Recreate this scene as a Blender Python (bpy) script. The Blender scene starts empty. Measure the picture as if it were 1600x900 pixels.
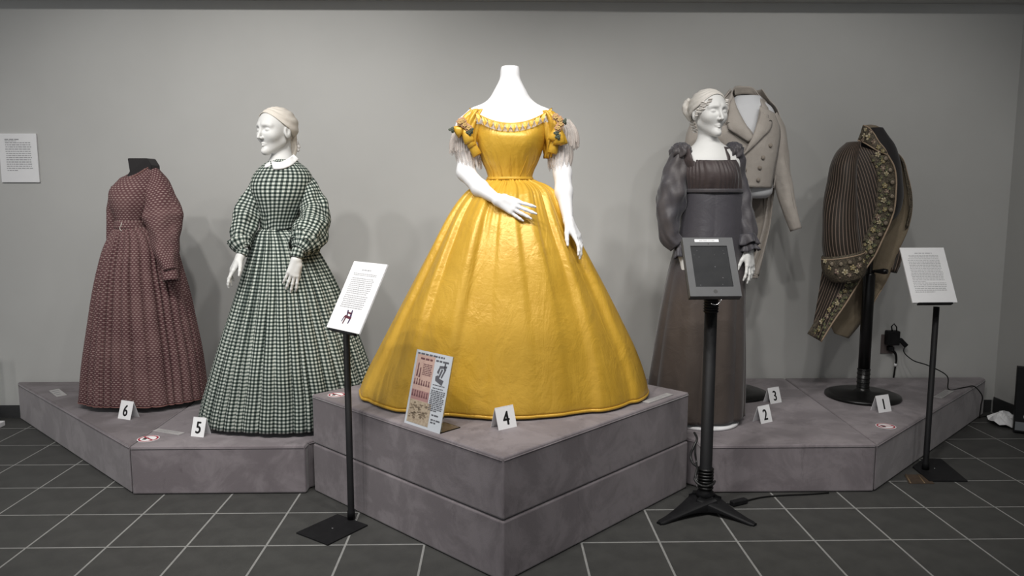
import bpy, bmesh, math, random
import numpy as np
from mathutils import Vector, Matrix

# ------------------------------------------------------------------ camera
FPX, CAM_H = 1194.0, 1.345
TILT = math.atan(147 / FPX)
YAW = math.atan(25 / (FPX / math.cos(TILT)))
scene = bpy.context.scene
cam_data = bpy.data.cameras.new('camera')
cam_data.sensor_width = 36.0
cam_data.lens = FPX / 1600 * 36.0
cam_data.clip_start = 0.05
cam = bpy.data.objects.new('camera', cam_data)
scene.collection.objects.link(cam)
cam.location = (0, 0, CAM_H)
cam.rotation_euler = (math.pi / 2 - TILT, 0, -YAW)
scene.camera = cam

# ------------------------------------------------------------------ world, lights, exposure
world = bpy.data.worlds.new('gallery_ambient')
scene.world = world
world.use_nodes = True
world.node_tree.nodes['Background'].inputs[0].default_value = (0.95, 0.97, 1.0, 1)
world.node_tree.nodes['Background'].inputs[1].default_value = 0.42

def spot(name, loc, target, watts, angle, blend=0.6, radius=0.05, col=(1, 0.96, 0.90)):
    l = bpy.data.lights.new(name, 'SPOT')
    l.energy = watts; l.spot_size = math.radians(angle); l.spot_blend = blend
    l.shadow_soft_size = radius; l.color = col
    o = bpy.data.objects.new(name, l)
    scene.collection.objects.link(o)
    o.location = loc
    o.rotation_euler = (Vector(target) - Vector(loc)).to_track_quat('-Z', 'Y').to_euler()
    return o

# ceiling track lights in front of the platform (the fixtures hang above the frame)
for _p, _t, _w in (((-2.9, 1.9, 3.15), (-2.0, 4.2, 0.8), 52), ((-2.2, 1.8, 3.15), (-1.6, 4.1, 0.8), 68), ((-1.5, 1.8, 3.15), (-1.2, 4.0, 0.9), 84),
                   ((-0.9, 1.7, 3.15), (-0.5, 3.9, 0.9), 104), ((-0.25, 2.05, 3.15), (0.02, 3.0, 0.5), 74), ((0.3, 1.3, 3.15), (0.1, 3.2, 0.7), 66), ((0.25, 2.1, 3.15), (0.05, 2.9, 0.45), 34),
                   ((0.9, 1.4, 3.15), (0.3, 3.3, 0.7), 52), ((0.8, 2.0, 3.15), (1.3, 4.1, 0.9), 40), ((1.6, 1.9, 3.15), (1.6, 4.2, 0.8), 34), ((2.3, 1.9, 3.15), (2.0, 4.2, 0.8), 34)):
    spot('track_spot', _p, _t, _w, 82, 0.7, 0.06, (1, 0.975, 0.94))
vs = scene.view_settings
vs.view_transform = 'Standard'; vs.look = 'None'; vs.gamma = 1.0
vs.use_curve_mapping = False
vs.exposure = 0.0

# ------------------------------------------------------------------ helpers
COL = scene.collection
ORG = {}
RAY_F = np.array([math.sin(YAW) * math.cos(TILT), math.cos(YAW) * math.cos(TILT), -math.sin(TILT)])
RAY_R = np.array([math.cos(YAW), -math.sin(YAW), 0.0])
RAY_U = np.cross(RAY_R, RAY_F)

def at(u, v, Y):
    """measured point of the photograph -> world point standing at depth Y"""
    d = RAY_F + RAY_R * (u - 800) / FPX + RAY_U * (450 - v) / FPX
    return np.array([0, 0, CAM_H]) + d * (Y / d[1])

def thing(name, loc, label, cat, group=None):
    o = bpy.data.objects.new(name, None)
    o.empty_display_size = 0.1
    COL.objects.link(o)
    o.location = loc
    o['label'] = label; o['category'] = cat
    if group: o['group'] = group
    ORG[o] = np.array(loc, float)
    return o

def mk(name, verts, faces, mat, parent=None, smooth=True, uvs=None, loc=None, mats=None, midx=None, label=None):
    """one mesh object from world-space verts; local origin = parent's base (or loc)"""
    org = ORG[parent] if parent is not None else np.array(loc if loc is not None else (0, 0, 0), float)
    V = np.asarray(verts, float).reshape(-1, 3) - org
    me = bpy.data.meshes.new(name)
    me.from_pydata(V.tolist(), [], [list(map(int, f)) for f in faces])
    if uvs is not None:
        uvl = me.uv_layers.new(name='UVMap')
        flat = np.asarray(uvs, np.float32).reshape(-1)
        uvl.data.foreach_set('uv', flat)
    if smooth:
        me.polygons.foreach_set('use_smooth', [True] * len(me.polygons))
    for m in (mats or [mat]): me.materials.append(m)
    if midx is not None:
        me.polygons.foreach_set('material_index', [int(i) for i in midx])
    me.update()
    o = bpy.data.objects.new(name, me)
    COL.objects.link(o)
    if parent is not None: o.parent = parent
    else: o.location = org
    ORG[o] = org
    if label: o['label'] = label
    return o

def tag(o, label, cat, group=None):
    o['label'] = label; o['category'] = cat
    if group: o['group'] = group
    return o

def structure(o):
    o['kind'] = 'structure'
    return o

def bevel(o, w, seg=2, angle=40):
    m = o.modifiers.new('bevel', 'BEVEL'); m.width = w; m.segments = seg
    m.limit_method = 'ANGLE'; m.angle_limit = math.radians(angle)
    return o

def solid(o, t, off=-1):
    m = o.modifiers.new('solid', 'SOLIDIFY'); m.thickness = t; m.offset = off
    return o

BOXF = [(0, 3, 2, 1), (4, 5, 6, 7), (0, 1, 5, 4), (1, 2, 6, 5), (2, 3, 7, 6), (3, 0, 4, 7)]
def box_v(x0, x1, y0, y1, z0, z1):
    return [(x0, y0, z0), (x1, y0, z0), (x1, y1, z0), (x0, y1, z0), (x0, y0, z1), (x1, y0, z1), (x1, y1, z1), (x0, y1, z1)]

def obox(c, ax, ay, az, sx, sy, sz):
    """oriented box verts, centre c, half sizes"""
    c = np.asarray(c, float); ax, ay, az = [np.asarray(a, float) / np.linalg.norm(a) for a in (ax, ay, az)]
    out = []
    for dz in (-1, 1):
        for dx, dy in ((-1, -1), (1, -1), (1, 1), (-1, 1)):
            out.append(c + ax * sx * dx + ay * sy * dy + az * sz * dz)
    return out

def prism(poly, z0, z1):
    n = len(poly)
    V = [(x, y, z0) for x, y in poly] + [(x, y, z1) for x, y in poly]
    F = [tuple(range(n))[::-1], tuple(range(n, 2 * n))] + [(i, (i + 1) % n, n + (i + 1) % n, n + i) for i in range(n)]
    return V, F

class MB:
    """mesh collector"""
    def __init__(s): s.v = []; s.f = []; s.mi = []
    def add(s, V, F, mi=0):
        b = len(s.v); s.v += [tuple(map(float, p)) for p in V]
        s.f += [tuple(int(i) + b for i in f) for f in F]; s.mi += [mi] * len(F)
        return s
    def build(s, name, mat, parent=None, **k):
        return mk(name, s.v, s.f, mat, parent, midx=s.mi if k.get('mats') else None, **k)

def catmull(pts, n):
    """resample polyline smoothly to n points (any dimension)"""
    P = np.asarray(pts, float)
    if len(P) == 2:
        t = np.linspace(0, 1, n)[:, None]; return P[0] * (1 - t) + P[1] * t
    d = np.r_[0, np.cumsum(np.maximum(1e-9, np.linalg.norm(np.diff(P, axis=0), axis=1)))]
    m = np.zeros_like(P)
    h = np.diff(d)[:, None]; s = np.diff(P, axis=0) / h
    m[1:-1] = (s[:-1] * h[1:] + s[1:] * h[:-1]) / (h[1:] + h[:-1]); m[0] = s[0]; m[-1] = s[-1]
    x = np.linspace(0, d[-1], n)
    k = np.clip(np.searchsorted(d, x) - 1, 0, len(P) - 2)
    hh = h[k]; t = ((x - d[k]) / hh[:, 0])[:, None]
    return (2*t**3-3*t**2+1)*P[k] + (t**3-2*t**2+t)*hh*m[k] + (-2*t**3+3*t**2)*P[k+1] + (t**3-t**2)*hh*m[k+1]

def grid_faces(nr, nc, wrap=False):
    F = []
    for i in range(nr - 1):
        for j in range(nc if wrap else nc - 1):
            j2 = (j + 1) % nc
            F.append((i * nc + j, i * nc + j2, (i + 1) * nc + j2, (i + 1) * nc + j))
    return F

def tube(path, radii, n=12, cap=True, squash=None, up=(0, 0, 1), fn=None):
    """swept tube; radii per path point; squash = (a,b) section; returns V,F,UV(per loop)"""
    P = np.asarray(path, float); R = np.asarray(radii, float)
    if R.ndim == 0: R = np.full(len(P), float(R))
    T = np.gradient(P, axis=0); T /= np.linalg.norm(T, axis=1)[:, None]
    u = np.asarray(up, float)
    if abs(T[0] @ u) > 0.95 * np.linalg.norm(u): u = np.array([1.0, 0, 0]) if abs(T[0][0]) < 0.9 else np.array([0, 1.0, 0])
    V = []; U = []
    N = u - T[0] * (u @ T[0]); N /= np.linalg.norm(N)
    L = np.r_[0, np.cumsum(np.linalg.norm(np.diff(P, axis=0), axis=1))]
    a, b = squash if squash else (1, 1)
    for i in range(len(P)):
        N = N - T[i] * (N @ T[i]); N /= np.linalg.norm(N); B = np.cross(T[i], N)
        for j in range(n):
            th = 2 * math.pi * j / n
            r = R[i] * (fn(i / (len(P) - 1), th) if fn else 1)
            V.append(P[i] + N * math.cos(th) * r * a + B * math.sin(th) * r * b)
    F = grid_faces(len(P), n, True)
    UV = []
    rm = R.mean()
    for i in range(len(P) - 1):
        for j in range(n):
            k = 2 * math.pi * rm / n
            UV += [(j * k, L[i]), ((j + 1) * k, L[i]), ((j + 1) * k, L[i + 1]), (j * k, L[i + 1])]
    if cap:
        F.append(tuple(range(n))[::-1]); UV += [(0, 0)] * n
        F.append(tuple((len(P) - 1) * n + j for j in range(n))); UV += [(0, 0)] * n
    return V, F, UV

def lathe(prof, c, n=48):
    V = []; 
    for r, z in prof:
        for j in range(n):
            t = 2 * math.pi * j / n
            V.append((c[0] + r * math.cos(t), c[1] + r * math.sin(t), c[2] + z))
    F = grid_faces(len(prof), n, True)
    F.append(tuple(range(n))[::-1]); F.append(tuple((len(prof) - 1) * n + j for j in range(n)))
    return V, F

# ------------------------------------------------------------------ materials
def new_mat(name, col=(0.5, 0.5, 0.5), rough=0.6, metal=0.0, spec=0.5, sheen=0.0, **k):
    m = bpy.data.materials.new(name); m.use_nodes = True
    b = m.node_tree.nodes['Principled BSDF']
    b.inputs['Base Color'].default_value = (*col, 1); b.inputs['Roughness'].default_value = rough
    b.inputs['Metallic'].default_value = metal; b.inputs['Specular IOR Level'].default_value = spec
    if sheen:
        b.inputs['Sheen Weight'].default_value = sheen; b.inputs['Sheen Roughness'].default_value = 0.4
    for kk, vv in k.items(): b.inputs[kk.replace('_', ' ')].default_value = vv
    return m
def nd(m, t, **k):
    n = m.node_tree.nodes.new(t)
    for kk, vv in k.items(): setattr(n, kk, vv)
    return n
def lk(m, a, b): m.node_tree.links.new(a, b)
def bsdf(m): return m.node_tree.nodes['Principled BSDF']
def math_n(m, op, a, b=None, c=None):
    n = nd(m, 'ShaderNodeMath', operation=op)
    for i, x in enumerate((a, b, c)):
        if x is None: continue
        if isinstance(x, (int, float)): n.inputs[i].default_value = x
        else: lk(m, x, n.inputs[i])
    return n.outputs[0]
def mix_n(m, fac, a, b, mode='MIX'):
    n = nd(m, 'ShaderNodeMix', data_type='RGBA', blend_type=mode)
    for i, x in ((0, fac), (6, a), (7, b)):
        if isinstance(x, (int, float)): n.inputs[i].default_value = x
        elif isinstance(x, tuple): n.inputs[i].default_value = (*x, 1)
        else: lk(m, x, n.inputs[i])
    return n.outputs[2]
def noise_n(m, scale, detail=4, rough=0.55, vec=None, dist=0.0):
    n = nd(m, 'ShaderNodeTexNoise'); n.inputs['Scale'].default_value = scale
    n.inputs['Detail'].default_value = detail; n.inputs['Roughness'].default_value = rough; n.inputs['Distortion'].default_value = dist
    if vec is None: vec = nd(m, 'ShaderNodeTexCoord').outputs['Object']
    lk(m, vec, n.inputs['Vector'])
    return n.outputs['Fac']
def ramp_n(m, fac, lo, hi, a=0.0, b=1.0):
    n = nd(m, 'ShaderNodeMapRange'); n.inputs['From Min'].default_value = lo; n.inputs['From Max'].default_value = hi
    n.inputs['To Min'].default_value = a; n.inputs['To Max'].default_value = b
    n.interpolation_type = 'SMOOTHSTEP'
    lk(m, fac, n.inputs['Value'])
    return n.outputs[0]
def bump_n(m, height, strength=0.2, dist=0.01, vec=None):
    n = nd(m, 'ShaderNodeBump'); n.inputs['Strength'].default_value = strength; n.inputs['Distance'].default_value = dist
    lk(m, height, n.inputs['Height']); lk(m, n.outputs[0], bsdf(m).inputs['Normal'])
    return n
def mottled(name, a, b, scale, rough=0.7, bump=0.1, bscale=None, **k):
    m = new_mat(name, a, rough, **k)
    f = noise_n(m, scale, 5, 0.6)
    lk(m, mix_n(m, ramp_n(m, f, 0.3, 0.7), a, b), bsdf(m).inputs['Base Color'])
    if bump: bump_n(m, noise_n(m, bscale or scale * 8, 3), bump, 0.003)
    return m
def coords(m, scale=(1, 1, 1)):
    n = nd(m, 'ShaderNodeMapping'); n.inputs['Scale'].default_value = scale
    lk(m, nd(m, 'ShaderNodeTexCoord').outputs['Object'], n.inputs[0])
    return n.outputs[0]
def uv_xy(m):
    s = nd(m, 'ShaderNodeSeparateXYZ'); lk(m, nd(m, 'ShaderNodeUVMap').outputs[0], s.inputs[0])
    return s.outputs[0], s.outputs[1]

M_wall = mottled('wall_paint', (0.47, 0.47, 0.455), (0.50, 0.50, 0.485), 1.2, 0.85, 0.05, 220)
M_ceil = mottled('ceiling_paint', (0.55, 0.55, 0.54), (0.58, 0.58, 0.57), 2, 0.9, 0.03, 200)
M_trim = mottled('soffit_paint', (0.47, 0.47, 0.455), (0.50, 0.50, 0.485), 2, 0.85, 0.03, 200)
M_tile = mottled('slate_tile', (0.043, 0.043, 0.041), (0.058, 0.058, 0.055), 9, 0.55, 0.15, 260)
M_grout = mottled('grout', (0.24, 0.24, 0.235), (0.28, 0.28, 0.27), 30, 0.9, 0.2, 300)
M_base = mottled('baseboard_tile', (0.028, 0.029, 0.030), (0.04, 0.04, 0.041), 12, 0.45, 0.1, 200)
def suede(name, a, b, c):
    m = new_mat(name, a, 0.9, spec=0.15, sheen=0.35)
    f1 = noise_n(m, 5.5, 6, 0.65, dist=0.6); f2 = noise_n(m, 16, 5, 0.7, vec=coords(m, (1, 1, 0.35))); f3 = noise_n(m, 2.1, 3, 0.5)
    col = mix_n(m, ramp_n(m, f1, 0.40, 0.62), a, b)
    col = mix_n(m, ramp_n(m, f2, 0.57, 0.74, 0, 0.55), col, c)
    col = mix_n(m, ramp_n(m, f3, 0.55, 0.75, 0, 0.35), col, b)
    lk(m, col, bsdf(m).inputs['Base Color'])
    bump_n(m, noise_n(m, 300, 2), 0.25, 0.002)
    return m
M_suede = suede('platform_suede', (0.180, 0.158, 0.168), (0.245, 0.218, 0.230), (0.105, 0.090, 0.096))
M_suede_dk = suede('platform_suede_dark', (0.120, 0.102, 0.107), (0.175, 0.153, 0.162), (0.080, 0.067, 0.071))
M_seam = new_mat('platform_seam', (0.05, 0.042, 0.044), 0.95)
M_black = mottled('black_powder_coat', (0.008, 0.008, 0.009), (0.011, 0.011, 0.012), 20, 0.55, 0.05, 400, spec=0.2)
M_gloss = new_mat('black_gloss', (0.006, 0.006, 0.006), 0.32, spec=0.35)
M_graph = mottled('graphite_plastic', (0.062, 0.064, 0.068), (0.07, 0.072, 0.076), 20, 0.5, 0.05, 500)
M_screen = mottled('tablet_glass', (0.012, 0.013, 0.015), (0.018, 0.019, 0.021), 14, 0.38, 0, spec=0.12)
M_white = mottled('white_card', (0.80, 0.80, 0.81), (0.83, 0.83, 0.84), 10, 0.7, 0.02)
M_print = new_mat('grey_print', (0.30, 0.30, 0.31), 0.8)
M_ink = new_mat('black_ink', (0.012, 0.012, 0.013), 0.7)
M_red = new_mat('red_print', (0.35, 0.03, 0.05), 0.6)
M_strip = new_mat('frosted_label', (0.42, 0.41, 0.41), 0.35)
M_chrome = new_mat('chrome', (0.7, 0.7, 0.7), 0.2, 1.0)
M_brown = mottled('brass_hatch', (0.05, 0.035, 0.024), (0.075, 0.05, 0.032), 30, 0.5, 0.1)
M_plate = new_mat('outlet_plate', (0.13, 0.105, 0.10), 0.45)
M_acryl = new_mat('clear_acrylic', (0.95, 0.97, 0.96), 0.05, Transmission_Weight=1.0, IOR=1.2)

# ------------------------------------------------------------------ the room
WY, RX, SOFF = 4.56, 3.085, 2.442
TP = 0.3046
fl = structure(mk('floor', box_v(-4.6, RX + 0.1, -1.2, WY + 0.1, -0.06, -0.0012), BOXF, M_grout, smooth=False))
tile_me = None
X0, Y0 = -1.499, 3.43
tiles_b = MB()
def tile_geo(x0, x1, y0, y1):
    c = 0.0010
    V = [(x0, y0, -0.012), (x1, y0, -0.012), (x1, y1, -0.012), (x0, y1, -0.012),
         (x0, y0, -c), (x1, y0, -c), (x1, y1, -c), (x0, y1, -c),
         (x0 + c, y0 + c, 0), (x1 - c, y0 + c, 0), (x1 - c, y1 - c, 0), (x0 + c, y1 - c, 0)]
    F = [(8, 9, 10, 11)] + [(i, (i + 1) % 4, 4 + (i + 1) % 4, 4 + i) for i in range(4)] + [(4 + i, 4 + (i + 1) % 4, 8 + (i + 1) % 4, 8 + i) for i in range(4)]
    return V, F
full = None
J = 0.0042
for i in range(-11, 16):
    for j in range(-16, 5):
        x0, y0 = X0 + i * TP, Y0 + j * TP
        x1, y1 = min(x0 + TP, RX + 0.004), min(y0 + TP, WY + 0.004)
        if x1 - x0 < 0.02 or y1 - y0 < 0.02 or y0 < -1.15: continue
        cx, cy = (x0 + x1) / 2, (y0 + y1) / 2
        w, d = (x1 - x0) / 2 - J, (y1 - y0) / 2 - J
        if y0 > 1.2 and x0 > -3.7:
            part = (x1 - x0 < TP - 1e-6) or (y1 - y0 < TP - 1e-6)
            if part or full is None:
                V, F = tile_geo(-w, w, -d, d)
                me = bpy.data.meshes.new('tile'); me.from_pydata(V, [], F); me.materials.append(M_tile)
                if not part: full = me
            else: me = full
            o = bpy.data.objects.new('tile', me); COL.objects.link(o); o.parent = fl; o.location = (cx, cy, 0)
        else:
            tiles_b.add(*tile_geo(cx - w, cx + w, cy - d, cy + d))
o = tiles_b.build('tile_field', M_tile, fl, smooth=False); o['kind'] = 'stuff'

structure(mk('wall_back', box_v(-4.6, RX + 0.1, WY, WY + 0.1, 0, 3.3), BOXF, M_wall, smooth=False))
structure(mk('wall_right', box_v(RX, RX + 0.1, -1.2, WY, 0, 3.3), BOXF, M_wall, smooth=False))
structure(mk('ceiling', box_v(-4.6, RX + 0.1, -1.2, WY + 0.1, 3.3, 3.36), BOXF, M_ceil, smooth=False))
structure(mk('trim_1', box_v(-4.6, RX, WY - 0.19, WY, SOFF, SOFF + 0.16), BOXF, M_trim, smooth=False))
bb = structure(mk('baseboard_back', box_v(-4.6, RX, WY - 0.006, WY, 0.0, 0.078), BOXF, M_grout, smooth=False))
for k in range(-11, 16):
    x0 = X0 + k * TP + 0.004; x1 = min(x0 + TP - 0.008, RX - 0.012)
    if x1 - x0 > 0.03 and (x1 < -2.4 or x0 > 2.5):
        bevel(mk('baseboard_tile', box_v(x0, x1, WY - 0.012, WY - 0.006, 0.004, 0.08), BOXF, M_base, bb, smooth=False), 0.002)
br = structure(mk('baseboard_right', box_v(RX - 0.006, RX, 1.0, WY - 0.012, 0.0, 0.098), BOXF, M_grout, smooth=False))
for k in range(-7, 4):
    y0 = Y0 + k * TP + 0.004; y1 = min(y0 + TP - 0.008, WY - 0.013)
    bevel(mk('baseboard_tile', box_v(RX - 0.012, RX - 0.006, y0, y1, 0.004, 0.1), BOXF, M_base, br, smooth=False), 0.002)

# ------------------------------------------------------------------ platforms
PZ, PZ2 = 0.225, 0.452
def platform(label, poly, z0, z1, mat, seams=(), top=None, welt=True):
    cx = sum(p[0] for p in poly) / len(poly); cy = sum(p[1] for p in poly) / len(poly)
    t = thing('display_platform', (cx, cy, z0), label, 'platform', 'suede covered display platforms')
    V, F = prism(poly, z0 + 0.002, z1)
    bevel(mk('body', V, F, mat, t, smooth=False, mats=[mat, top or mat], midx=[0, 1] + [0] * len(poly)), 0.008, 3)
    n = len(poly)
    # welt seam running just under the top edge on the visible sides
    m = MB()
    for i in range(n):
        a, b = np.array(poly[i]), np.array(poly[(i + 1) % n])
        d = (b - a) / np.linalg.norm(b - a); nrm = np.array([d[1], -d[0]])
        if nrm[1] > 0.1 or not welt: continue
        p0 = np.r_[a + nrm * 0.0004 + d * 0.006, z1 - 0.012]; p1 = np.r_[b + nrm * 0.0004 - d * 0.006, z1 - 0.012]
        V, F, _ = tube([p0, (p0 + p1) / 2, p1], 0.0022, 6)
        m.add(V, F)
    if m.v: m.build('welt_seam', mat, t)
    for (p, q) in seams:
        V, F, _ = tube([p, (np.array(p) + np.array(q)) / 2, q], 0.0025, 6)
        mk('seam', V, F, M_seam, t)
    return t
g = 0.003
platform('low dark mauve platform under the maroon print dress', [(-1.646, 3.345 + g), (-1.643, 4.545), (-2.865, 4.545), (-2.865, 4.53)], 0, PZ, M_suede, top=M_suede_dk,   # nap of the pile lies the other way on this cover
         seams=[((-2.283, 3.971, 0.01), (-2.283, 3.971, 0.21))])
platform('low mauve platform under the green gingham dress', [(-1.638, 3.335), (-0.86, 3.335), (-0.86, 3.39), (0.01, 4.26), (0.01, 4.545), (-1.638, 4.545)], 0, PZ, M_suede)
C4 = (0.022, 3.365); H4 = 0.853
sq = lambda s: [(C4[0], C4[1] - s), (C4[0] + s, C4[1]), (C4[0], C4[1] + s), (C4[0] - s, C4[1])]
platform('bottom mauve block of the two-tier centre platform', sq(H4), 0, 0.224, M_suede, welt=False)
platform('top mauve block of the two-tier centre platform under the yellow gown', sq(H4 - 0.002), 0.226, PZ2, M_suede)
platform('low mauve platform under the dark silk dress and the linen tailcoat', [(0.92, 3.30), (1.712, 3.30), (1.762, 4.545), (0.034, 4.545), (0.034, 4.26), (0.92, 3.374)], 0, PZ, M_suede)
platform('low mauve platform under the embroidered striped coat', [(1.717, 3.303), (2.985, 4.50), (2.985, 4.545), (1.767, 4.545)], 0, PZ, M_suede)
# ------------------------------------------------------------------ stands, cards, small things
def words(name, parent, o, r, u, lines, mat, seed=1, off=0.0006, n=None):
    """printed text: rows of small word bars. lines = (x0, x1, y, height) in metres from o along r/u"""
    rnd = random.Random(seed); m = MB()
    r = np.asarray(r, float); u = np.asarray(u, float); nn = np.cross(r, u)
    for (x0, x1, y, hh) in lines:
        x = x0
        while x < x1 - hh:
            w = min(rnd.uniform(1.5, 5.5) * hh, x1 - x)
            p = np.asarray(o) + r * x + u * y + nn * off
            m.add([p, p + r * w, p + r * w + u * hh, p + u * hh], [(0, 1, 2, 3)])
            x += w + hh * 0.8
    return m.build(name, mat, parent, smooth=False)

def para(x0, x1, y0, y1, n, hh, seed=0, last=0.5):
    rnd = random.Random(seed); out = []
    for i in range(n):
        y = y0 + (y1 - y0) * i / max(1, n - 1)
        out.append((x0 + rnd.uniform(0, 0.004), (x0 + (x1 - x0) * last) if i == n - 1 else x1 - rnd.uniform(0, 0.008), y, hh))
    return out

def text_mesh(name, body, size, o, r, u, mat, parent, depth=0.0006, sx=1.0, bold=0.0, align='CENTER', fat=0.0):
    c = bpy.data.curves.new(name, 'FONT'); c.body = body; c.size = size; c.extrude = depth / 2
    c.align_x = align; c.align_y = 'CENTER'; c.offset = bold
    tmp = bpy.data.objects.new('tmp', c); COL.objects.link(tmp)
    dg = bpy.context.evaluated_depsgraph_get(); dg.update()
    me = bpy.data.meshes.new_from_object(tmp.evaluated_get(dg))
    V = np.array([v.co[:] for v in me.vertices]); F = [tuple(p.vertices) for p in me.polygons]
    bpy.data.objects.remove(tmp); bpy.data.curves.remove(c); bpy.data.meshes.remove(me)
    r = np.asarray(r, float); u = np.asarray(u, float); n = np.cross(r, u)
    if align == 'CENTER': V[:, :2] -= (V[:, :2].max(0) + V[:, :2].min(0)) / 2
    W = np.asarray(o) + V[:, :1] * sx * r + V[:, 1:2] * u + V[:, 2:3] * n
    if fat:
        k = len(W); W = np.vstack([W - r * fat, W, W + r * fat, W + n * 0.00005 - u * fat * 0.5, W + n * 0.00005 + u * fat * 0.5]); F = [tuple(i + k * q for i in f) for q in range(5) for f in F]
    return mk(name, W, F, mat, parent, smooth=False)

def unit(v): v = np.asarray(v, float); return v / np.linalg.norm(v)

# wall text panel
pt = thing('wall_text_panel', (-2.765, WY, 1.412), 'white text panel mounted on the grey wall at the far left', 'sign')
bevel(mk('board', box_v(-2.874, -2.657, WY - 0.012, WY, 1.412, 1.691), BOXF, M_white, pt, smooth=False), 0.001)
o0 = np.array([-2.874, WY - 0.012, 1.412])
words('printed_text', pt, o0, (1, 0, 0), (0, 0, 1), [(0.035, 0.115, 0.243, 0.0055), (0.035, 0.10, 0.236, 0.003)] + para(0.035, 0.185, 0.225, 0.066, 14, 0.0042, 3, 0.42), M_print, 5)

# tilted text stands
M_fine = new_mat('pale_grey_print', (0.42, 0.42, 0.43), 0.8)
def text_stand(label, post, base_poly, card_bl, yaw, tilt, top_z, chair=False, seed=3):
    t = thing('text_stand', (post[0], post[1], 0), label, 'sign stand', 'black text stands on the floor')
    V, F = prism(base_poly, 0.0, 0.006)
    bevel(mk('base_plate', V, F, M_black, t, smooth=False), 0.001)
    mk('bolt', *lathe([(0.004, 0.006), (0.004, 0.0085), (0.001, 0.009)], (sum(p[0] for p in base_poly) / len(base_poly), sum(p[1] for p in base_poly) / len(base_poly), 0), 10), M_chrome, t)
    V, F = lathe([(0.016, 0.006), (0.016, 0.04), (0.0135, 0.045), (0.0135, top_z)], (post[0], post[1], 0), 24)
    o = mk('post', V, F, M_black, t)
    r = np.array([math.cos(yaw), math.sin(yaw), 0]); back = np.array([-math.sin(yaw), math.cos(yaw), 0])
    u = np.array([0, 0, 1]) * math.cos(tilt) + back * math.sin(tilt); n = np.cross(r, u)
    W, H = 0.216, 0.282
    bl = np.asarray(card_bl, float); c = bl + r * W / 2 + u * H / 2
    bevel(mk('holder_plate', obox(c - n * 0.0095 - u * 0.004, r, u, n, W * 0.36, H * 0.5, 0.0035), BOXF, M_black, t, smooth=False), 0.001)
    bevel(mk('holder_lip', obox(bl + r * W / 2 - u * 0.005 - n * 0.003, r, u, n, W * 0.38, 0.004, 0.010), BOXF, M_black, t, smooth=False), 0.001)
    mk('card', obox(c - n * 0.003, r, u, n, W / 2, H / 2, 0.003), BOXF, M_white, t, smooth=False)
    if chair:
        L = [(0.075, 0.135, 0.247, 0.0046)] + para(0.03, 0.186, 0.232, 0.226, 2, 0.0026, 1, 0.97) + para(0.03, 0.18, 0.212, 0.150, 9, 0.003, 2, 0.9) + para(0.03, 0.18, 0.140, 0.092, 7, 0.003, 4, 0.95)
    else:
        L = [(0.065, 0.150, 0.250, 0.0048)] + para(0.032, 0.186, 0.237, 0.231, 2, 0.003, 1, 0.95) + para(0.024, 0.185, 0.222, 0.105, 15, 0.003, 2, 0.4) + para(0.024, 0.186, 0.097, 0.052, 6, 0.003, 4, 0.6)
    words('printed_text', t, bl, r, u, L, M_fine, seed)
    if chair:
        # small printed picture of a dark purple chair-like machine
        m = MB()
        def q(pts, mi=0):
            P = [bl + r * a + u * b + n * 0.0008 for a, b in pts]
            m.add(P, [tuple(range(len(P)))], mi)
        q([(0.082, 0.052), (0.128, 0.048), (0.132, 0.056), (0.090, 0.062)], 0)
        q([(0.096, 0.060), (0.104, 0.060), (0.098, 0.082), (0.090, 0.082)], 1)
        q([(0.118, 0.056), (0.130, 0.057), (0.124, 0.084), (0.118, 0.084)], 1)
        q([(0.094, 0.070), (0.124, 0.066), (0.124, 0.073), (0.094, 0.076)], 0)
        q([(0.082, 0.052), (0.088, 0.054), (0.082, 0.034), (0.078, 0.034)], 1)
        q([(0.092, 0.052), (0.100, 0.050), (0.094, 0.026), (0.089, 0.027)], 0)
        q([(0.122, 0.050), (0.131, 0.050), (0.126, 0.030), (0.121, 0.030)], 1)
        m.build('printed_picture', None, t, smooth=False, mats=[new_mat('maroon_print', (0.10, 0.02, 0.035), 0.8), new_mat('violet_print', (0.05, 0.03, 0.09), 0.8)])
    return t
text_stand('black text stand with white card beside the green gingham dress', (-0.604, 3.045),
           [(-0.651, 2.813), (-0.526, 2.987), (-0.672, 3.097), (-0.80, 2.922)], at(510, 511, 2.93), -math.pi / 4, 0.50, 0.80, True)
text_stand('black text stand with white card before the embroidered coat', (2.10, 3.565),
           [(2.035, 3.416), (2.216, 3.412), (2.266, 3.717), (2.178, 3.72), (2.058, 3.605)], at(1426, 473, 3.49), 0.03, 0.50, 0.81, False, 9)

# tablet on a floor stand
tb = thing('tablet_stand', (0.894, 3.13, 0), 'black tablet kiosk stand with dark screen in front of the dark silk dress', 'tablet stand')
V, F = lathe([(0.038, 0.05), (0.038, 0.075), (0.026, 0.09), (0.026, 0.925)], (0.894, 3.13, 0), 28); mk('post', V, F, M_black, tb)
for k in range(7):
    V, F = lathe([(0.030, 0), (0.034, 0.004), (0.034, 0.008), (0.030, 0.012)], (0.894, 3.13, 0.092 + 0.0135 * k), 24); mk('cable_coil', V, F, M_gloss, tb)
for k in range(6):
    V, F = lathe([(0.028, 0), (0.032, 0.005), (0.028, 0.010)], (0.894, 3.13, 0.855 + 0.011 * k), 24); mk('collar_ring', V, F, M_black, tb)
m = MB(); V, F = lathe([(0.055, 0.018), (0.055, 0.045), (0.045, 0.055)], (0.894, 3.13, 0), 28); m.add(V, F)
mk('hub', m.v, m.f, M_black, tb)
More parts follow.
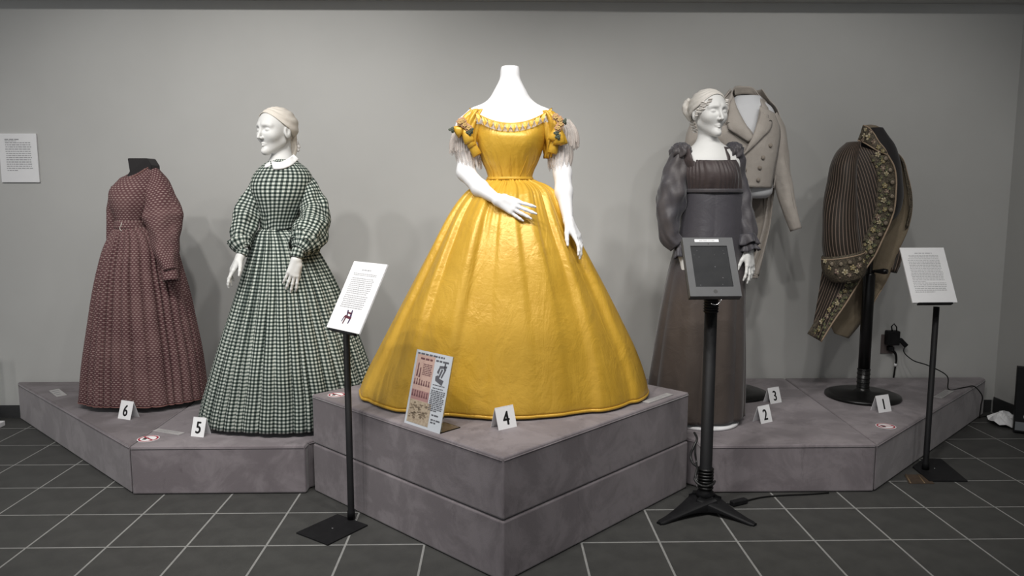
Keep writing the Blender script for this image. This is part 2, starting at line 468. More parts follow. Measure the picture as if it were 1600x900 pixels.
for ex, ey in ((0.675, 2.985), (1.045, 2.965), (0.93, 3.27)):
    p0 = np.array([0.894, 3.13]); e = np.array([ex, ey]); d = unit(e - p0); nn = np.array([-d[1], d[0]])
    rows = []
    L = np.linalg.norm(e - p0)
    for s in np.linspace(0, 1, 12):
        w = 0.048 * (1 - s) ** 1.5 + 0.018; zt = 0.052 * (1 - s) ** 1.2 + 0.013; zb = 0.024 * math.sin(math.pi * min(1, s * 1.02)) * (1 - s * 0.6)
        if s > 0.9: zb = 0.0
        c = p0 + d * L * s
        rows.append([np.r_[c + nn * w, zb], np.r_[c + nn * w, zt - 0.006], np.r_[c + nn * w * 0.7, zt], np.r_[c - nn * w * 0.7, zt], np.r_[c - nn * w, zt - 0.006], np.r_[c - nn * w, zb]])
    tip = p0 + d * (L + 0.014)
    rows.append([np.r_[tip + nn * 0.010 * s_, z_] for s_, z_ in ((1, 0), (1, 0.006), (0.7, 0.009), (-0.7, 0.009), (-1, 0.006), (-1, 0))])
    V = [p for rr in rows for p in rr]; F = grid_faces(len(rows), 6, True) + [tuple(range(6)), tuple((len(rows) - 1) * 6 + j for j in range(6))[::-1]]
    bevel(mk('leg', V, F, M_black, tb), 0.002)
ty = 0.02; tt = math.radians(33)
r = np.array([math.cos(ty), math.sin(ty), 0]); bk = np.array([-math.sin(ty), math.cos(ty), 0]); u = np.array([0, 0, math.cos(tt)]) + bk * math.sin(tt); n = np.cross(r, u)
tc = at(1111.5, 417, 3.07)
TW, TH = 0.104, 0.134
bevel(mk('bracket', obox(tc - n * 0.03 - u * 0.06, r, u, n, 0.035, 0.05, 0.018), BOXF, M_black, tb, smooth=False), 0.004)
en = mk('enclosure', obox(tc - n * 0.012, r, u, n, TW, TH, 0.012), BOXF, M_graph, tb, smooth=False); bevel(en, 0.003, 3)
mk('back_rim', obox(tc - n * 0.022, r, u, n, TW * 0.995, TH * 0.995, 0.006), BOXF, M_black, tb, smooth=False)
# raised bezel as four rails round the recessed screen
sw, sh0, sh1 = 0.076, -0.092, 0.095
for nm, cx_, cy_, hx, hy in (('bezel_rail', 0, (TH + sh1) / 2, TW, (TH - sh1) / 2), ('bezel_rail', 0, (-TH + sh0) / 2, TW, (TH + sh0) / 2),
                             ('bezel_rail', (TW + sw) / 2, (sh0 + sh1) / 2, (TW - sw) / 2, (sh1 - sh0) / 2), ('bezel_rail', -(TW + sw) / 2, (sh0 + sh1) / 2, (TW - sw) / 2, (sh1 - sh0) / 2)):
    mk(nm, obox(tc + r * cx_ + u * cy_ + n * 0.0025, r, u, n, hx, hy, 0.0025), BOXF, M_graph, tb, smooth=False)
mk('screen', obox(tc + u * (sh0 + sh1) / 2 + n * 0.0008, r, u, n, sw, (sh1 - sh0) / 2, 0.0008), BOXF, M_screen, tb, smooth=False)
m = MB()
rnd = random.Random(4)
for a, b in ((-0.05, 0.075), (-0.064, 0.055), (-0.045, 0.045), (0.02, 0.055), (0.058, 0.075), (0.06, 0.06), (0.015, 0.0), (0.04, -0.05), (-0.055, -0.083), (0.035, -0.080)):
    c = tc + r * a + u * b + n * 0.0017; s = rnd.uniform(0.0012, 0.0026)
    m.add([c + r * s * math.cos(k) + u * s * math.sin(k) for k in np.linspace(0, 5.5, 8)], [tuple(range(8))])
m.build('screen_smudge', new_mat('smudge', (0.08, 0.08, 0.085), 0.6), tb, smooth=False)['kind'] = 'stuff'
mk('label_strip', obox(tc - r * 0.005 + u * 0.119 + n * 0.0054, r, u, n, 0.050, 0.0065, 0.0004), BOXF, M_white, tb, smooth=False)
words('printed_text', tb, tc - r * 0.05 + u * 0.117 + n * 0.0056, r, u, [(0.012, 0.078, 0.0, 0.003)], M_print, 2)
for nm, b_, rr in (('home_button', -0.113, 0.0085), ('camera_hole', 0.104, 0.003)):
    c = tc + u * b_ + n * 0.0052
    mk(nm, [c + r * rr * math.cos(k) + u * rr * math.sin(k) for k in np.linspace(0, 2 * math.pi, 21)[:-1]], [tuple(range(20))], M_gloss, tb, smooth=False)
c = tc - u * TH - n * 0.004
pth = [c + r * 0.026 * math.cos(a) - r * 0.004 + np.array([0, -0.006, 0]) + np.array([0, 0, -0.030]) * math.sin(a) for a in np.linspace(0.25, 2.2, 14)]
V, F, _ = tube(pth, 0.0016, 8); mk('cable_loop', V, F, M_chrome, tb)

# security cable hanging at the centre platform's right corner, down to the tablet post
M_twist = mottled('twisted_black_cable', (0.006, 0.006, 0.006), (0.02, 0.02, 0.02), 150, 0.35, 0.3, 200)
sc_ = thing('security_cable', tuple(at(1092, 757, 3.07)), 'twisted black security cable looping from the platform corner to the tablet post', 'cable')
for px, rad in (([(1085, 676, 3.24), (1089, 686, 3.20), (1084, 698, 3.18), (1079, 712, 3.17), (1083, 724, 3.15), (1090, 730, 3.14), (1088, 740, 3.11), (1086, 750, 3.08), (1092, 757, 3.065), (1102, 760, 3.06), (1113, 757, 3.07), (1117, 752, 3.11)], 0.0052),
                ([(1087, 690, 3.19), (1086, 705, 3.175), (1088, 722, 3.16), (1089, 732, 3.12), (1087, 745, 3.09), (1090, 753, 3.07)], 0.0045)):
    V, F, _ = tube(catmull([at(*p) for p in px], 60), rad, 8); mk('strand', V, F, M_twist, sc_)
tc2 = thing('power_lead', (1.05, 3.2, 0), 'thin black power lead with inline switch lying on the tiles behind the tablet stand', 'cable')
P = catmull([(0.968, 3.185, 0.006), (0.985, 3.186, 0.005), (1.01, 3.175, 0.005), (1.045, 3.165, 0.008), (1.10, 3.20, 0.006), (1.18, 3.24, 0.004), (1.30, 3.262, 0.004), (1.40, 3.27, 0.004), (1.50, 3.285, 0.004)], 60)
V, F, _ = tube(P, 0.0036, 8); mk('lead', V, F, M_gloss, tc2)
d = unit(P[30] - P[22]); bevel(mk('inline_switch', obox((1.055, 3.172, 0.012), (0.85, 0.42, 0), (-0.42, 0.85, 0), (0, 0, 1), 0.042, 0.014, 0.011), BOXF, M_black, tc2, smooth=False), 0.005, 3)

# folded number cards
def number_card(digit, bl, br, z, size, label):
    bl = np.array([*bl, z]); br = np.array([*br, z]); r = unit(br - bl); W = np.linalg.norm(br - bl)
    H = size; bk = np.array([-r[1], r[0], 0])
    t = thing('number_card', tuple((bl + br) / 2), label, 'number card', 'folded white number cards')
    a = math.radians(18)
    u = np.array([0, 0, 1]) * math.cos(a) + bk * math.sin(a); n = np.cross(r, u)
    c = (bl + br) / 2
    mk('front_panel', obox(c + u * H / 2 - n * 0.0006, r, u, n, W / 2, H / 2, 0.0006), BOXF, M_white, t, smooth=False)
    u2 = np.array([0, 0, 1]) * math.cos(a) - bk * math.sin(a); n2 = np.cross(r, u2)
    c2 = c + bk * 2 * H * math.sin(a) + bk * 0.0002
    mk('rear_panel', obox(c2 + u2 * H / 2 + n2 * 0.0006, r, u2, n2, W / 2, H / 2, 0.0006), BOXF, M_white, t, smooth=False)
    text_mesh('number', digit, H * 0.86, c + u * H * 0.47 + n * 0.0004, r, u, M_ink, t, 0.0004, 0.80, 0.0, fat=H * 0.022)
    return t
number_card('6', (-1.905, 3.775), (-1.828, 3.742), PZ, 0.092, 'white folded number card 6 before the maroon dress')
number_card('5', (-1.425, 3.479), (-1.358, 3.459), PZ, 0.090, 'white folded number card 5 before the gingham dress')
number_card('4', (0.008, 2.818), (0.079, 2.868), PZ2, 0.086, 'white folded number card 4 before the yellow gown')
number_card('2', (1.297, 3.611), (1.368, 3.652), PZ, 0.086, 'white folded number card 2, nearer of the two right of the dark dress')
number_card('3', (1.471, 3.965), (1.545, 4.002), PZ, 0.086, 'white folded number card 3 beside the tailcoat stand base')
number_card('1', (1.969, 3.788), (2.052, 3.820), PZ, 0.088, 'white folded number card 1 before the round stand base')

# flat frosted object labels on the platforms
def strip(poly, z, label):
    c = np.mean(np.array(poly), axis=0)
    t = thing('object_label', (c[0], c[1], z), label, 'label', 'small frosted object labels')
    V, F = prism(poly, z + 0.0005, z + 0.004); mk('strip', V, F, M_strip, t, smooth=False)
    P = [np.array([*p, z + 0.0042]) for p in poly]
    r = unit(P[1] - P[0]); u = unit(P[3] - P[0]); W = np.linalg.norm(P[1] - P[0]); H = np.linalg.norm(P[3] - P[0])
    words('printed_text', t, P[0], r, u, para(W * 0.1, W * 0.9, H * 0.72, H * 0.2, 3, H * 0.08, 3, 0.6), M_print, 7)
strip([(-2.44, 4.185), (-2.405, 4.225), (-2.525, 4.36), (-2.56, 4.32)][::1], PZ, 'frosted label strip left of the maroon dress')
strip([(-1.634, 3.555), (-1.484, 3.489), (-1.470, 3.523), (-1.620, 3.589)], PZ, 'frosted label strip beside number card 5')
strip([(0.652, 3.178), (0.790, 3.316), (0.766, 3.340), (0.628, 3.202)], PZ2, 'frosted label strip by the right edge of the centre platform')
strip([(2.455, 4.055), (2.612, 4.205), (2.582, 4.236), (2.425, 4.086)], PZ, 'frosted label strip behind the right-hand text stand')

# round "do not touch" stickers
def sticker(x, y, z, rad, ang, label):
    t = thing('no_touching_sticker', (x, y, z), label, 'sticker', 'round no-touching stickers')
    def disc(r0, zz, n=28): return [(x + r0 * math.cos(a), y + r0 * math.sin(a), z + zz) for a in np.linspace(0, 2 * math.pi, n + 1)[:-1]]
    V = disc(rad, 0.0002) + disc(rad, 0.0012); F = grid_faces(2, 28, True) + [tuple(range(28, 56))]
    mk('disc', V, F, M_white, t, smooth=False)
    V = disc(rad * 0.92, 0.0015) + disc(rad * 0.74, 0.0015); mk('red_ring', V, grid_faces(2, 28, True), M_red, t, smooth=False)
    c = np.array([x, y, z + 0.0017]); d = np.array([math.cos(ang), math.sin(ang), 0]); s = np.array([-d[1], d[0], 0])
    mk('red_bar', [c - d * rad * 0.8 - s * rad * 0.09, c + d * rad * 0.8 - s * rad * 0.09, c + d * rad * 0.8 + s * rad * 0.09, c - d * rad * 0.8 + s * rad * 0.09], [(0, 1, 2, 3)], M_red, t, smooth=False)
    m = MB()
    hx = c + np.array([-rad * 0.28, -rad * 0.05, -0.0004])
    m.add([hx + np.array([a, b, 0]) * rad for a, b in ((-0.2, -0.3), (0.15, -0.3), (0.2, 0.05), (-0.2, 0.1))], [(0, 1, 2, 3)])
    for k in range(4):
        m.add([hx + np.array([a, b, 0]) * rad for a, b in ((-0.2 + 0.1 * k, 0.08), (-0.12 + 0.1 * k, 0.08), (-0.10 + 0.12 * k, 0.45 - 0.06 * abs(k - 1.5)), (-0.18 + 0.12 * k, 0.45 - 0.06 * abs(k - 1.5)))], [(0, 1, 2, 3)])
    m.build('hand_symbol', M_ink, t, smooth=False)
sticker(-1.605, 3.445, PZ, 0.048, -0.7, 'round red and white no-touching sticker beside number card 5')
sticker(-0.715, 3.352, PZ2, 0.040, -0.7, 'round red and white no-touching sticker at the left corner of the centre platform')
sticker(1.89, 3.563, PZ, 0.046, 0.0, 'round red and white no-touching sticker below number card 1')

# reproduction advertisement in an acrylic easel
bl, brp = np.array([-0.364, 2.930, PZ2]), np.array([-0.214, 2.780, PZ2])
r = unit(brp - bl); bk = np.array([-r[1], r[0], 0]); a = math.radians(14)
u = np.array([0, 0, 1]) * math.cos(a) + bk * math.sin(a); n = np.cross(r, u); W, H = 0.213, 0.292
ad = thing('advertisement_easel', tuple((bl + brp) / 2), 'clear easel holding pink and grey printed advertisement before the yellow gown', 'sign')
c = bl + r * W / 2 + u * H / 2
mk('acrylic_sheet', obox(c - n * 0.004, r, u, n, W / 2, H / 2, 0.0025), BOXF, M_acryl, ad, smooth=False)
foot_u = unit(bk * 0.075 + np.array([0, 0, 0])); 
mk('acrylic_foot', obox(bl + r * W / 2 + bk * 0.055 + np.array([0, 0, 0.0022]), r, bk, (0, 0, 1), W / 2, 0.05, 0.002), BOXF, M_acryl, ad, smooth=False)
mk('sheet_paper', obox(c - n * 0.0005, r, u, n, W / 2, H / 2, 0.0006), BOXF, new_mat('grey_paper', (0.55, 0.58, 0.62), 0.7), ad, smooth=False)
def rect(x0, x1, y0, y1, off): return [bl + r * x + u * y + n * off for x, y in ((x0, y0), (x1, y0), (x1, y1), (x0, y1))]
mk('pink_page', rect(0.012, 0.118, 0.098, 0.276, 0.0006), [(0, 1, 2, 3)], mottled('pink_paper', (0.50, 0.33, 0.28), (0.55, 0.38, 0.32), 60, 0.8, 0), ad, smooth=False)
mk('cream_page', rect(0.012, 0.140, 0.010, 0.098, 0.0007), [(0, 1, 2, 3)], mottled('cream_paper', (0.46, 0.38, 0.28), (0.32, 0.25, 0.18), 90, 0.8, 0), ad, smooth=False)
mk('rose_band', rect(0.012, 0.118, 0.100, 0.138, 0.0008), [(0, 1, 2, 3)], new_mat('rose_paper', (0.36, 0.20, 0.19), 0.8), ad, smooth=False)
M_dkprint = new_mat('dark_print', (0.10, 0.10, 0.115), 0.8); M_roseprint = new_mat('rose_print', (0.14, 0.06, 0.065), 0.8)
words('headline', ad, bl, r, u, [(0.012, 0.10, 0.277, 0.006), (0.105, 0.17, 0.277, 0.006), (0.125, 0.205, 0.262, 0.006)], M_dkprint, 3, 0.0012)
words('grey_column_text', ad, bl, r, u, para(0.128, 0.206, 0.172, 0.160, 2, 0.003, 1, 0.8) + para(0.124, 0.206, 0.150, 0.075, 12, 0.0035, 4, 0.6) + [(0.150, 0.195, 0.058, 0.005), (0.150, 0.205, 0.040, 0.005), (0.150, 0.185, 0.030, 0.005)], M_dkprint, 8, 0.0012)
words('pink_column_text', ad, bl, r, u, [(0.035, 0.105, 0.258, 0.007)] + para(0.055, 0.113, 0.240, 0.200, 7, 0.003, 4, 0.9), M_roseprint, 9, 0.0012)
m = MB(); rnd = random.Random(12)
for row, yy in ((0, 0.158), (1, 0.112)):
    for k in range(7):
        x = 0.020 + k * 0.0142; hh = rnd.uniform(0.020, 0.028)
        m.add([bl + r * (x + dx) + u * (yy + dy * hh) + n * 0.0012 for dx, dy in ((-0.005, 0), (0.006, 0), (0.002, 0.6), (0.003, 0.9), (0, 1.0), (-0.003, 0.85), (-0.002, 0.55))], [tuple(range(7))])
for (x, yy, hh) in ((0.028, 0.19, 0.055), (0.043, 0.188, 0.04)):
    m.add([bl + r * (x + dx) + u * (yy + dy * hh) + n * 0.0012 for dx, dy in ((-0.006, 0), (0.004, 0), (0.003, 0.6), (0.004, 0.9), (0, 1.0), (-0.003, 0.85), (-0.002, 0.55))], [tuple(range(7))])
m.build('figure_vignettes', M_roseprint, ad, smooth=False)
m = MB()   # engraving of a sewing machine
for pts in (((0.138, 0.190), (0.178, 0.176), (0.185, 0.196), (0.160, 0.200), (0.150, 0.212), (0.136, 0.206)), ((0.150, 0.238), (0.190, 0.244), (0.192, 0.252), (0.150, 0.248)),
            ((0.176, 0.236), (0.186, 0.236), (0.183, 0.262), (0.176, 0.262)), ((0.152, 0.205), (0.160, 0.205), (0.172, 0.235), (0.164, 0.238)), ((0.166, 0.205), (0.172, 0.203), (0.190, 0.240), (0.182, 0.240)), ((0.140, 0.222), (0.150, 0.216), (0.156, 0.236), (0.150, 0.242))):
    m.add([bl + r * x + u * y + n * 0.0012 for x, y in pts], [tuple(range(len(pts)))])
m.build('machine_engraving', M_dkprint, ad, smooth=False)
m = MB(); rnd = random.Random(3)
for k in range(60):
    x = rnd.uniform(0.022, 0.120); y = rnd.uniform(0.028, 0.090); s = rnd.uniform(0.002, 0.007)
    m.add([bl + r * (x + s * math.cos(q_) * 1.4) + u * (y + s * math.sin(q_) * 0.6) + n * 0.0012 for q_ in np.linspace(0, 5, 5)], [tuple(range(5))])
m.build('crowd_engraving', new_mat('sepia_print', (0.19, 0.145, 0.10), 0.8), ad, smooth=False)

# wall outlet with charger
ot = thing('wall_outlet', (2.40, WY, 0.38), 'wall outlet plate low on the grey wall right of the coat stand', 'outlet')
bevel(mk('plate', box_v(2.355, 2.432, WY - 0.006, WY, 0.372, 0.492), BOXF, M_plate, ot, smooth=False), 0.002)
mk('screw', *lathe([(0.004, 0), (0.004, 0.002)], (2.362, WY - 0.0, 0.49), 8), M_chrome, ot)
ch = thing('phone_charger', (2.405, WY - 0.006, 0.45), 'black charger plugged into the wall outlet with lead trailing over the platform', 'charger')
bevel(mk('adapter', box_v(2.372, 2.446, WY - 0.055, WY - 0.006, 0.432, 0.520), BOXF, M_black, ch, smooth=False), 0.006, 3)
bevel(mk('connector', obox((2.472, WY - 0.04, 0.447), (1, 0, -1), (0, 1, 0), (1, 0, 1), 0.03, 0.010, 0.013), BOXF, M_black, ch, smooth=False), 0.003)
V, F, _ = tube([at(1394, 517, WY - 0.04), at(1393, 510, WY - 0.045), at(1397, 506, WY - 0.05), at(1401, 511, WY - 0.05), at(1401, 520, WY - 0.045)], 0.004, 8); mk('cable_loop', V, F, M_black, ch)
P = catmull([(2.487, WY - 0.04, 0.43), at(1412, 548, WY - 0.06), at(1425, 562, WY - 0.12), at(1450, 571, WY - 0.2), at(1480, 588, WY - 0.25), (2.60, 4.24, PZ + 0.006), (2.72, 4.28, PZ + 0.005), (2.79, 4.30, PZ + 0.004), (2.825, 4.29, 0.19), (2.87, 4.35, 0.10), (2.90, 4.40, 0.02), (2.93, 4.44, 0.004), (3.0, 4.46, 0.004)], 110)
V, F, _ = tube(P, 0.0034, 7); mk('lead', V, F, M_gloss, ch)
pl = thing('power_plug', (2.42, WY - 0.006, 0.40), 'black plug in the lower socket with cord hanging behind the platform', 'plug')
bevel(mk('plug_body', obox((2.405, WY - 0.025, 0.408), (1, 0, 0), (0, 1, 0), (0, 0, 1), 0.016, 0.019, 0.014), BOXF, M_black, pl, smooth=False), 0.005, 3)
P = catmull([(2.405, WY - 0.035, 0.402), at(1398, 551, WY - 0.035), at(1400.5, 563, WY - 0.03), at(1399, 572, WY - 0.025), at(1395, 598, WY - 0.012)], 30)
V, F, _ = tube(P, [0.010 - 0.005 * min(1, i / 14) for i in range(30)], 8); mk('cord', V, F, M_gloss, pl)
mk('cord_band', *tube([at(1399.4, 568, WY - 0.027), at(1399.0, 570, WY - 0.026), at(1398.6, 572, WY - 0.025)], 0.0085, 8)[:2], M_white, pl)

# dark boxed device with a round dial, standing on the floor by the right wall
bx = thing('black_device', (3.0, 4.16, 0), 'dark boxed device with a pale round disc at the right edge', 'device')
bl_ = np.array([2.925, 4.135, 0.006]); r = unit(np.array([1, -0.55, 0])); bk = np.array([0.55, 1, 0]) / np.linalg.norm((0.55, 1)); lean = 0.10
u = unit(np.array([0, 0, 1.0]) + bk * lean); n = np.cross(r, u); W, H, D = 0.14, 0.372, 0.05
c = bl_ + r * W / 2 + u * H / 2 + bk * D / 2
bevel(mk('housing', obox(c, r, u, n, W / 2, H / 2, D / 2), BOXF, M_black, bx, smooth=False), 0.004)
pc = bl_ + u * 0.232 + r * 0.112 + n * 0.001 + bk * 0.0
mk('round_disc', [pc + r * 0.072 * math.cos(a) * 0.9 + u * 0.072 * math.sin(a) * 1.1 for a in np.linspace(0, 2 * math.pi, 33)[:-1]], [tuple(range(32))], new_mat('pale_disc', (0.42, 0.42, 0.40), 0.5), bx, smooth=False)
mk('display_strip', [bl_ + r * x + u * y + n * 0.001 for x, y in ((0.006, 0.014), (0.134, 0.014), (0.134, 0.062), (0.006, 0.062))], [(0, 1, 2, 3)], new_mat('grey_display', (0.16, 0.17, 0.18), 0.3), bx, smooth=False)
text_mesh('lettering', 'CL', 0.042, bl_ + r * 0.064 + u * 0.094 + n * 0.001, r, u, new_mat('grey_letter', (0.4, 0.4, 0.4), 0.5), bx, 0.0005, 0.9)
# crumpled paper in front of it
rnd = random.Random(2); V = []
NA, NR = 18, 5
for k in range(NR):
    for j in range(NA):
        a = 2 * math.pi * j / NA; rr = (k + 0.4) / NR
        V.append((2.962 + 0.085 * rr * math.cos(a) * (1 + 0.2 * rnd.random()) + 0.02, 4.30 + 0.10 * rr * math.sin(a), max(0.004, 0.062 * (1 - rr ** 2) + rnd.uniform(-0.014, 0.014) + 0.006)))
o = mk('crumpled_paper', V, grid_faces(NR, NA, True) + [tuple(range(NA))[::-1]], M_white, None, smooth=False, loc=(2.982, 4.30, 0))
tag(o, 'crumpled white paper on the floor beside the dark device', 'paper')
solid(o, 0.0015)
# brass floor hatch in the tiles
fh = thing('floor_outlet_cover', (1.985, 3.445, 0), 'brown metal floor outlet cover set in the tiles under the right text stand', 'floor outlet')
V, F = prism([(1.925, 3.394), (2.045, 3.390), (2.07, 3.505), (1.965, 3.508)], 0.0, 0.003); bevel(mk('cover', V, F, M_brown, fh, smooth=False), 0.001)
for p, q in (((1.935, 3.394), (1.972, 3.508)), ((2.0, 3.392), (2.03, 3.507))):
    V, F, _ = tube([(*p, 0.003), ((p[0] + q[0]) / 2, (p[1] + q[1]) / 2, 0.003), (*q, 0.003)], 0.0025, 6); mk('edge_strip', V, F, new_mat('brass_edge', (0.20, 0.14, 0.08), 0.4), fh)
# foot of a neighbouring display case at the left edge
dc = thing('display_case', (-3.02, 4.35, 0), 'corner of a white-footed clear display case at the left edge', 'display case')
bevel(mk('foot', box_v(-3.20, -2.872, 4.10, 4.40, 0.0, 0.03), BOXF, M_white, dc, smooth=False), 0.004)
mk('clear_panel', box_v(-3.19, -2.893, 4.30, 4.304, 0.03, 0.62), BOXF, M_acryl, dc, smooth=False)
# ------------------------------------------------------------------ implicit bodies (surface nets)
def sd_cap(P, a, b, ra, rb):
    a = np.asarray(a, float); b = np.asarray(b, float); ba = b - a; pa = P - a
    t = np.clip((pa @ ba) / (ba @ ba + 1e-12), 0, 1)
    return np.linalg.norm(pa - t[:, None] * ba, axis=1) - (ra + (rb - ra) * t)
def sd_ell(P, c, r, R=None):
    q = P - np.asarray(c, float)
    if R is not None: q = q @ R
    r = np.asarray(r, float)
    k0 = np.linalg.norm(q / r, axis=1); k1 = np.linalg.norm(q / (r * r), axis=1) + 1e-9
    return k0 * (k0 - 1) / k1
def smin(a, b, k):
    h = np.maximum(k - np.abs(a - b), 0) / k
    return np.minimum(a, b) - h * h * k * 0.25
def smax(a, b, k): return -smin(-a, -b, k)

def surfnet(fn, lo, hi, h):
    lo = np.asarray(lo, float); n = np.ceil((np.asarray(hi, float) - lo) / h).astype(int) + 1
    ax = [lo[i] + h * np.arange(n[i]) for i in range(3)]
    G = np.stack(np.meshgrid(*ax, indexing='ij'), -1).reshape(-1, 3)
    D = np.empty(len(G))
    # coarse pass first, exact values only near the surface
    q = 6; nc = (n + q - 1) // q + 1
    cax = [lo[i] + h * q * np.arange(nc[i]) for i in range(3)]
    CG = np.stack(np.meshgrid(*cax, indexing='ij'), -1).reshape(-1, 3)
    CD = fn(CG).reshape(nc)
    near = np.abs(CD) < h * q * 1.9
    up = lambda A: A.repeat(q, 0).repeat(q, 1).repeat(q, 2)
    pad_ = lambda A, s_: np.roll(A, s_, (0, 1, 2))
    nn = near.copy()
    for sx in (0, -1):
        for sy in (0, -1):
            for sz in (0, -1): nn |= np.roll(near, (sx, sy, sz), (0, 1, 2))
    M = up(nn)[:n[0], :n[1], :n[2]].reshape(-1); D = up(CD)[:n[0], :n[1], :n[2]].reshape(-1).copy()
    I = np.nonzero(M)[0]
    for s in range(0, len(I), 400000): D[I[s:s + 400000]] = fn(G[I[s:s + 400000]])
    D = D.reshape(n); ins = D < 0
    C = (n[0] - 1, n[1] - 1, n[2] - 1)
    def cr(a): return slice(a, a + 1 or None)
    corners = [(i, j, k) for i in (0, 1) for j in (0, 1) for k in (0, 1)]
    def sub(A, c): return A[c[0]:c[0] + C[0], c[1]:c[1] + C[1], c[2]:c[2] + C[2]]
    cnt = sum(sub(ins, c).astype(np.int8) for c in corners)
    act = (cnt > 0) & (cnt < 8)
    idx = -np.ones(C, int); idx[act] = np.arange(act.sum())
    base = np.argwhere(act)
    acc = np.zeros((len(base), 3)); num = np.zeros(len(base))
    for c in corners:
        for a in range(3):
            if c[a]: continue
            c2 = list(c); c2[a] = 1
            d0 = sub(D, c)[act]; d1 = sub(D, c2)[act]
            m = (d0 < 0) != (d1 < 0)
            t = np.where(m, d0 / np.where(m, d0 - d1, 1), 0)
            p = np.array(c, float)[None].repeat(len(base), 0); p[:, a] = t
            acc += p * m[:, None]; num += m
    V = lo + (base + acc / num[:, None]) * h
    F = []
    for a in range(3):
        b, c = (a + 1) % 3, (a + 2) % 3
        s0 = [slice(None)] * 3; s1 = [slice(None)] * 3
        s0[a] = slice(0, -1); s1[a] = slice(1, None)
        A, B = ins[tuple(s0)], ins[tuple(s1)]
        E = np.argwhere(A != B)
        E = E[(E[:, b] > 0) & (E[:, c] > 0) & (E[:, b] < n[b] - 1) & (E[:, c] < n[c] - 1)]
        eb = np.zeros(3, int); eb[b] = 1; ec = np.zeros(3, int); ec[c] = 1
        q = np.stack([idx[tuple((E - eb - ec).T)], idx[tuple((E - ec).T)], idx[tuple(E.T)], idx[tuple((E - eb).T)]], 1)
        flip = ~A[tuple(E.T)]
        q[flip] = q[flip][:, ::-1]
        F.append(q)
    return V, np.concatenate(F)

def caps_field(caps, k=0.012):
    def fn(P):
        d = None
        for c in caps:
            x = sd_cap(P, *c[:4]); d = x if d is None else smin(d, x, c[4] if len(c) > 4 else k)
        return d
    return fn
def caps_bounds(caps, pad=0.012):
    A = np.array([np.asarray(c[0]) - max(c[2], c[3]) for c in caps] + [np.asarray(c[1]) - max(c[2], c[3]) for c in caps])
    B = np.array([np.asarray(c[0]) + max(c[2], c[3]) for c in caps] + [np.asarray(c[1]) + max(c[2], c[3]) for c in caps])
    return A.min(0) - pad, B.max(0) + pad

def hand_caps(w, d, n, thumb, curl=0.25, sc=1.0, spread=0.10, curls=None, thumb_out=0.6, thumb_in=0.35):
    """palm + five fingers as tapered capsules. d hand direction, n palm normal, thumb = rough thumb side"""
    d = unit(d); n = np.asarray(n, float); n = unit(n - d * (n @ d)); s = np.cross(d, n)
    if s @ np.asarray(thumb, float) < 0: s = -s
    w = np.asarray(w, float); C = []
    kn = [(0.027, 0.083), (0.0095, 0.087), (-0.0085, 0.083), (-0.0255, 0.074)]
    for sx, dx in kn:
        C.append((w + s * sx * 0.45 * sc + d * 0.004, w + (s * sx + d * dx) * sc, 0.0135 * sc, 0.0098 * sc, 0.016))
    C.append((w + (s * 0.020 + d * 0.03) * sc, w + (s * 0.018 + d * 0.055) * sc + n * 0.004 * sc, 0.016 * sc, 0.013 * sc, 0.014))
    seg = [(0.040, 0.025, 0.019), (0.045, 0.029, 0.020), (0.041, 0.026, 0.019), (0.032, 0.020, 0.017)]
    for k, ((sx, dx), L) in enumerate(zip(kn, seg)):
        p = w + (s * sx + d * dx) * sc
        f = unit(d + s * spread * (1.5 - k) / 1.5)
        cs = curls[k] if curls else (curl * (1 + 0.12 * k), curl * 1.3, curl * 0.8)
        a = 0
        for q, (l, r0, r1) in enumerate(zip(L, (0.0088, 0.0077, 0.0070), (0.0077, 0.0070, 0.0052))):
            a += cs[q]
            e = p + (f * math.cos(a) + n * math.sin(a)) * l * sc
            C.append((p, e, r0 * sc * (0.92 if k == 3 else 1), r1 * sc * (0.92 if k == 3 else 1), 0.0045))
            p = e
    t0 = w + (s * 0.022 + d * 0.022 + n * 0.004) * sc
    dirs = [unit(d * 0.75 + s * thumb_out + n * thumb_in), unit(d * 0.9 + s * thumb_out * 0.6 + n * thumb_in * 1.1), unit(d + s * thumb_out * 0.3 + n * thumb_in * 1.1)]
    for q, (l, r0, r1) in enumerate(zip((0.040, 0.030, 0.024), (0.0135, 0.0100, 0.0085), (0.0100, 0.0085, 0.0060))):
        e = t0 + dirs[q] * l * sc
        C.append((t0, e, r0 * sc, r1 * sc, 0.008 if q == 0 else 0.004)); t0 = e
    return C

def body_mesh(name, caps, mat, parent, h=0.003, extra=None, k=0.012, cut=None, pad=0.012):
    lo, hi = caps_bounds(caps, pad); f0 = caps_field(caps, k)
    def fn(P):
        d = f0(P)
        if extra: d = extra(P, d)
        if cut: d = np.maximum(d, cut(P))
        return d
    V, F = surfnet(fn, lo, hi, h)
    return mk(name, V, F, mat, parent)

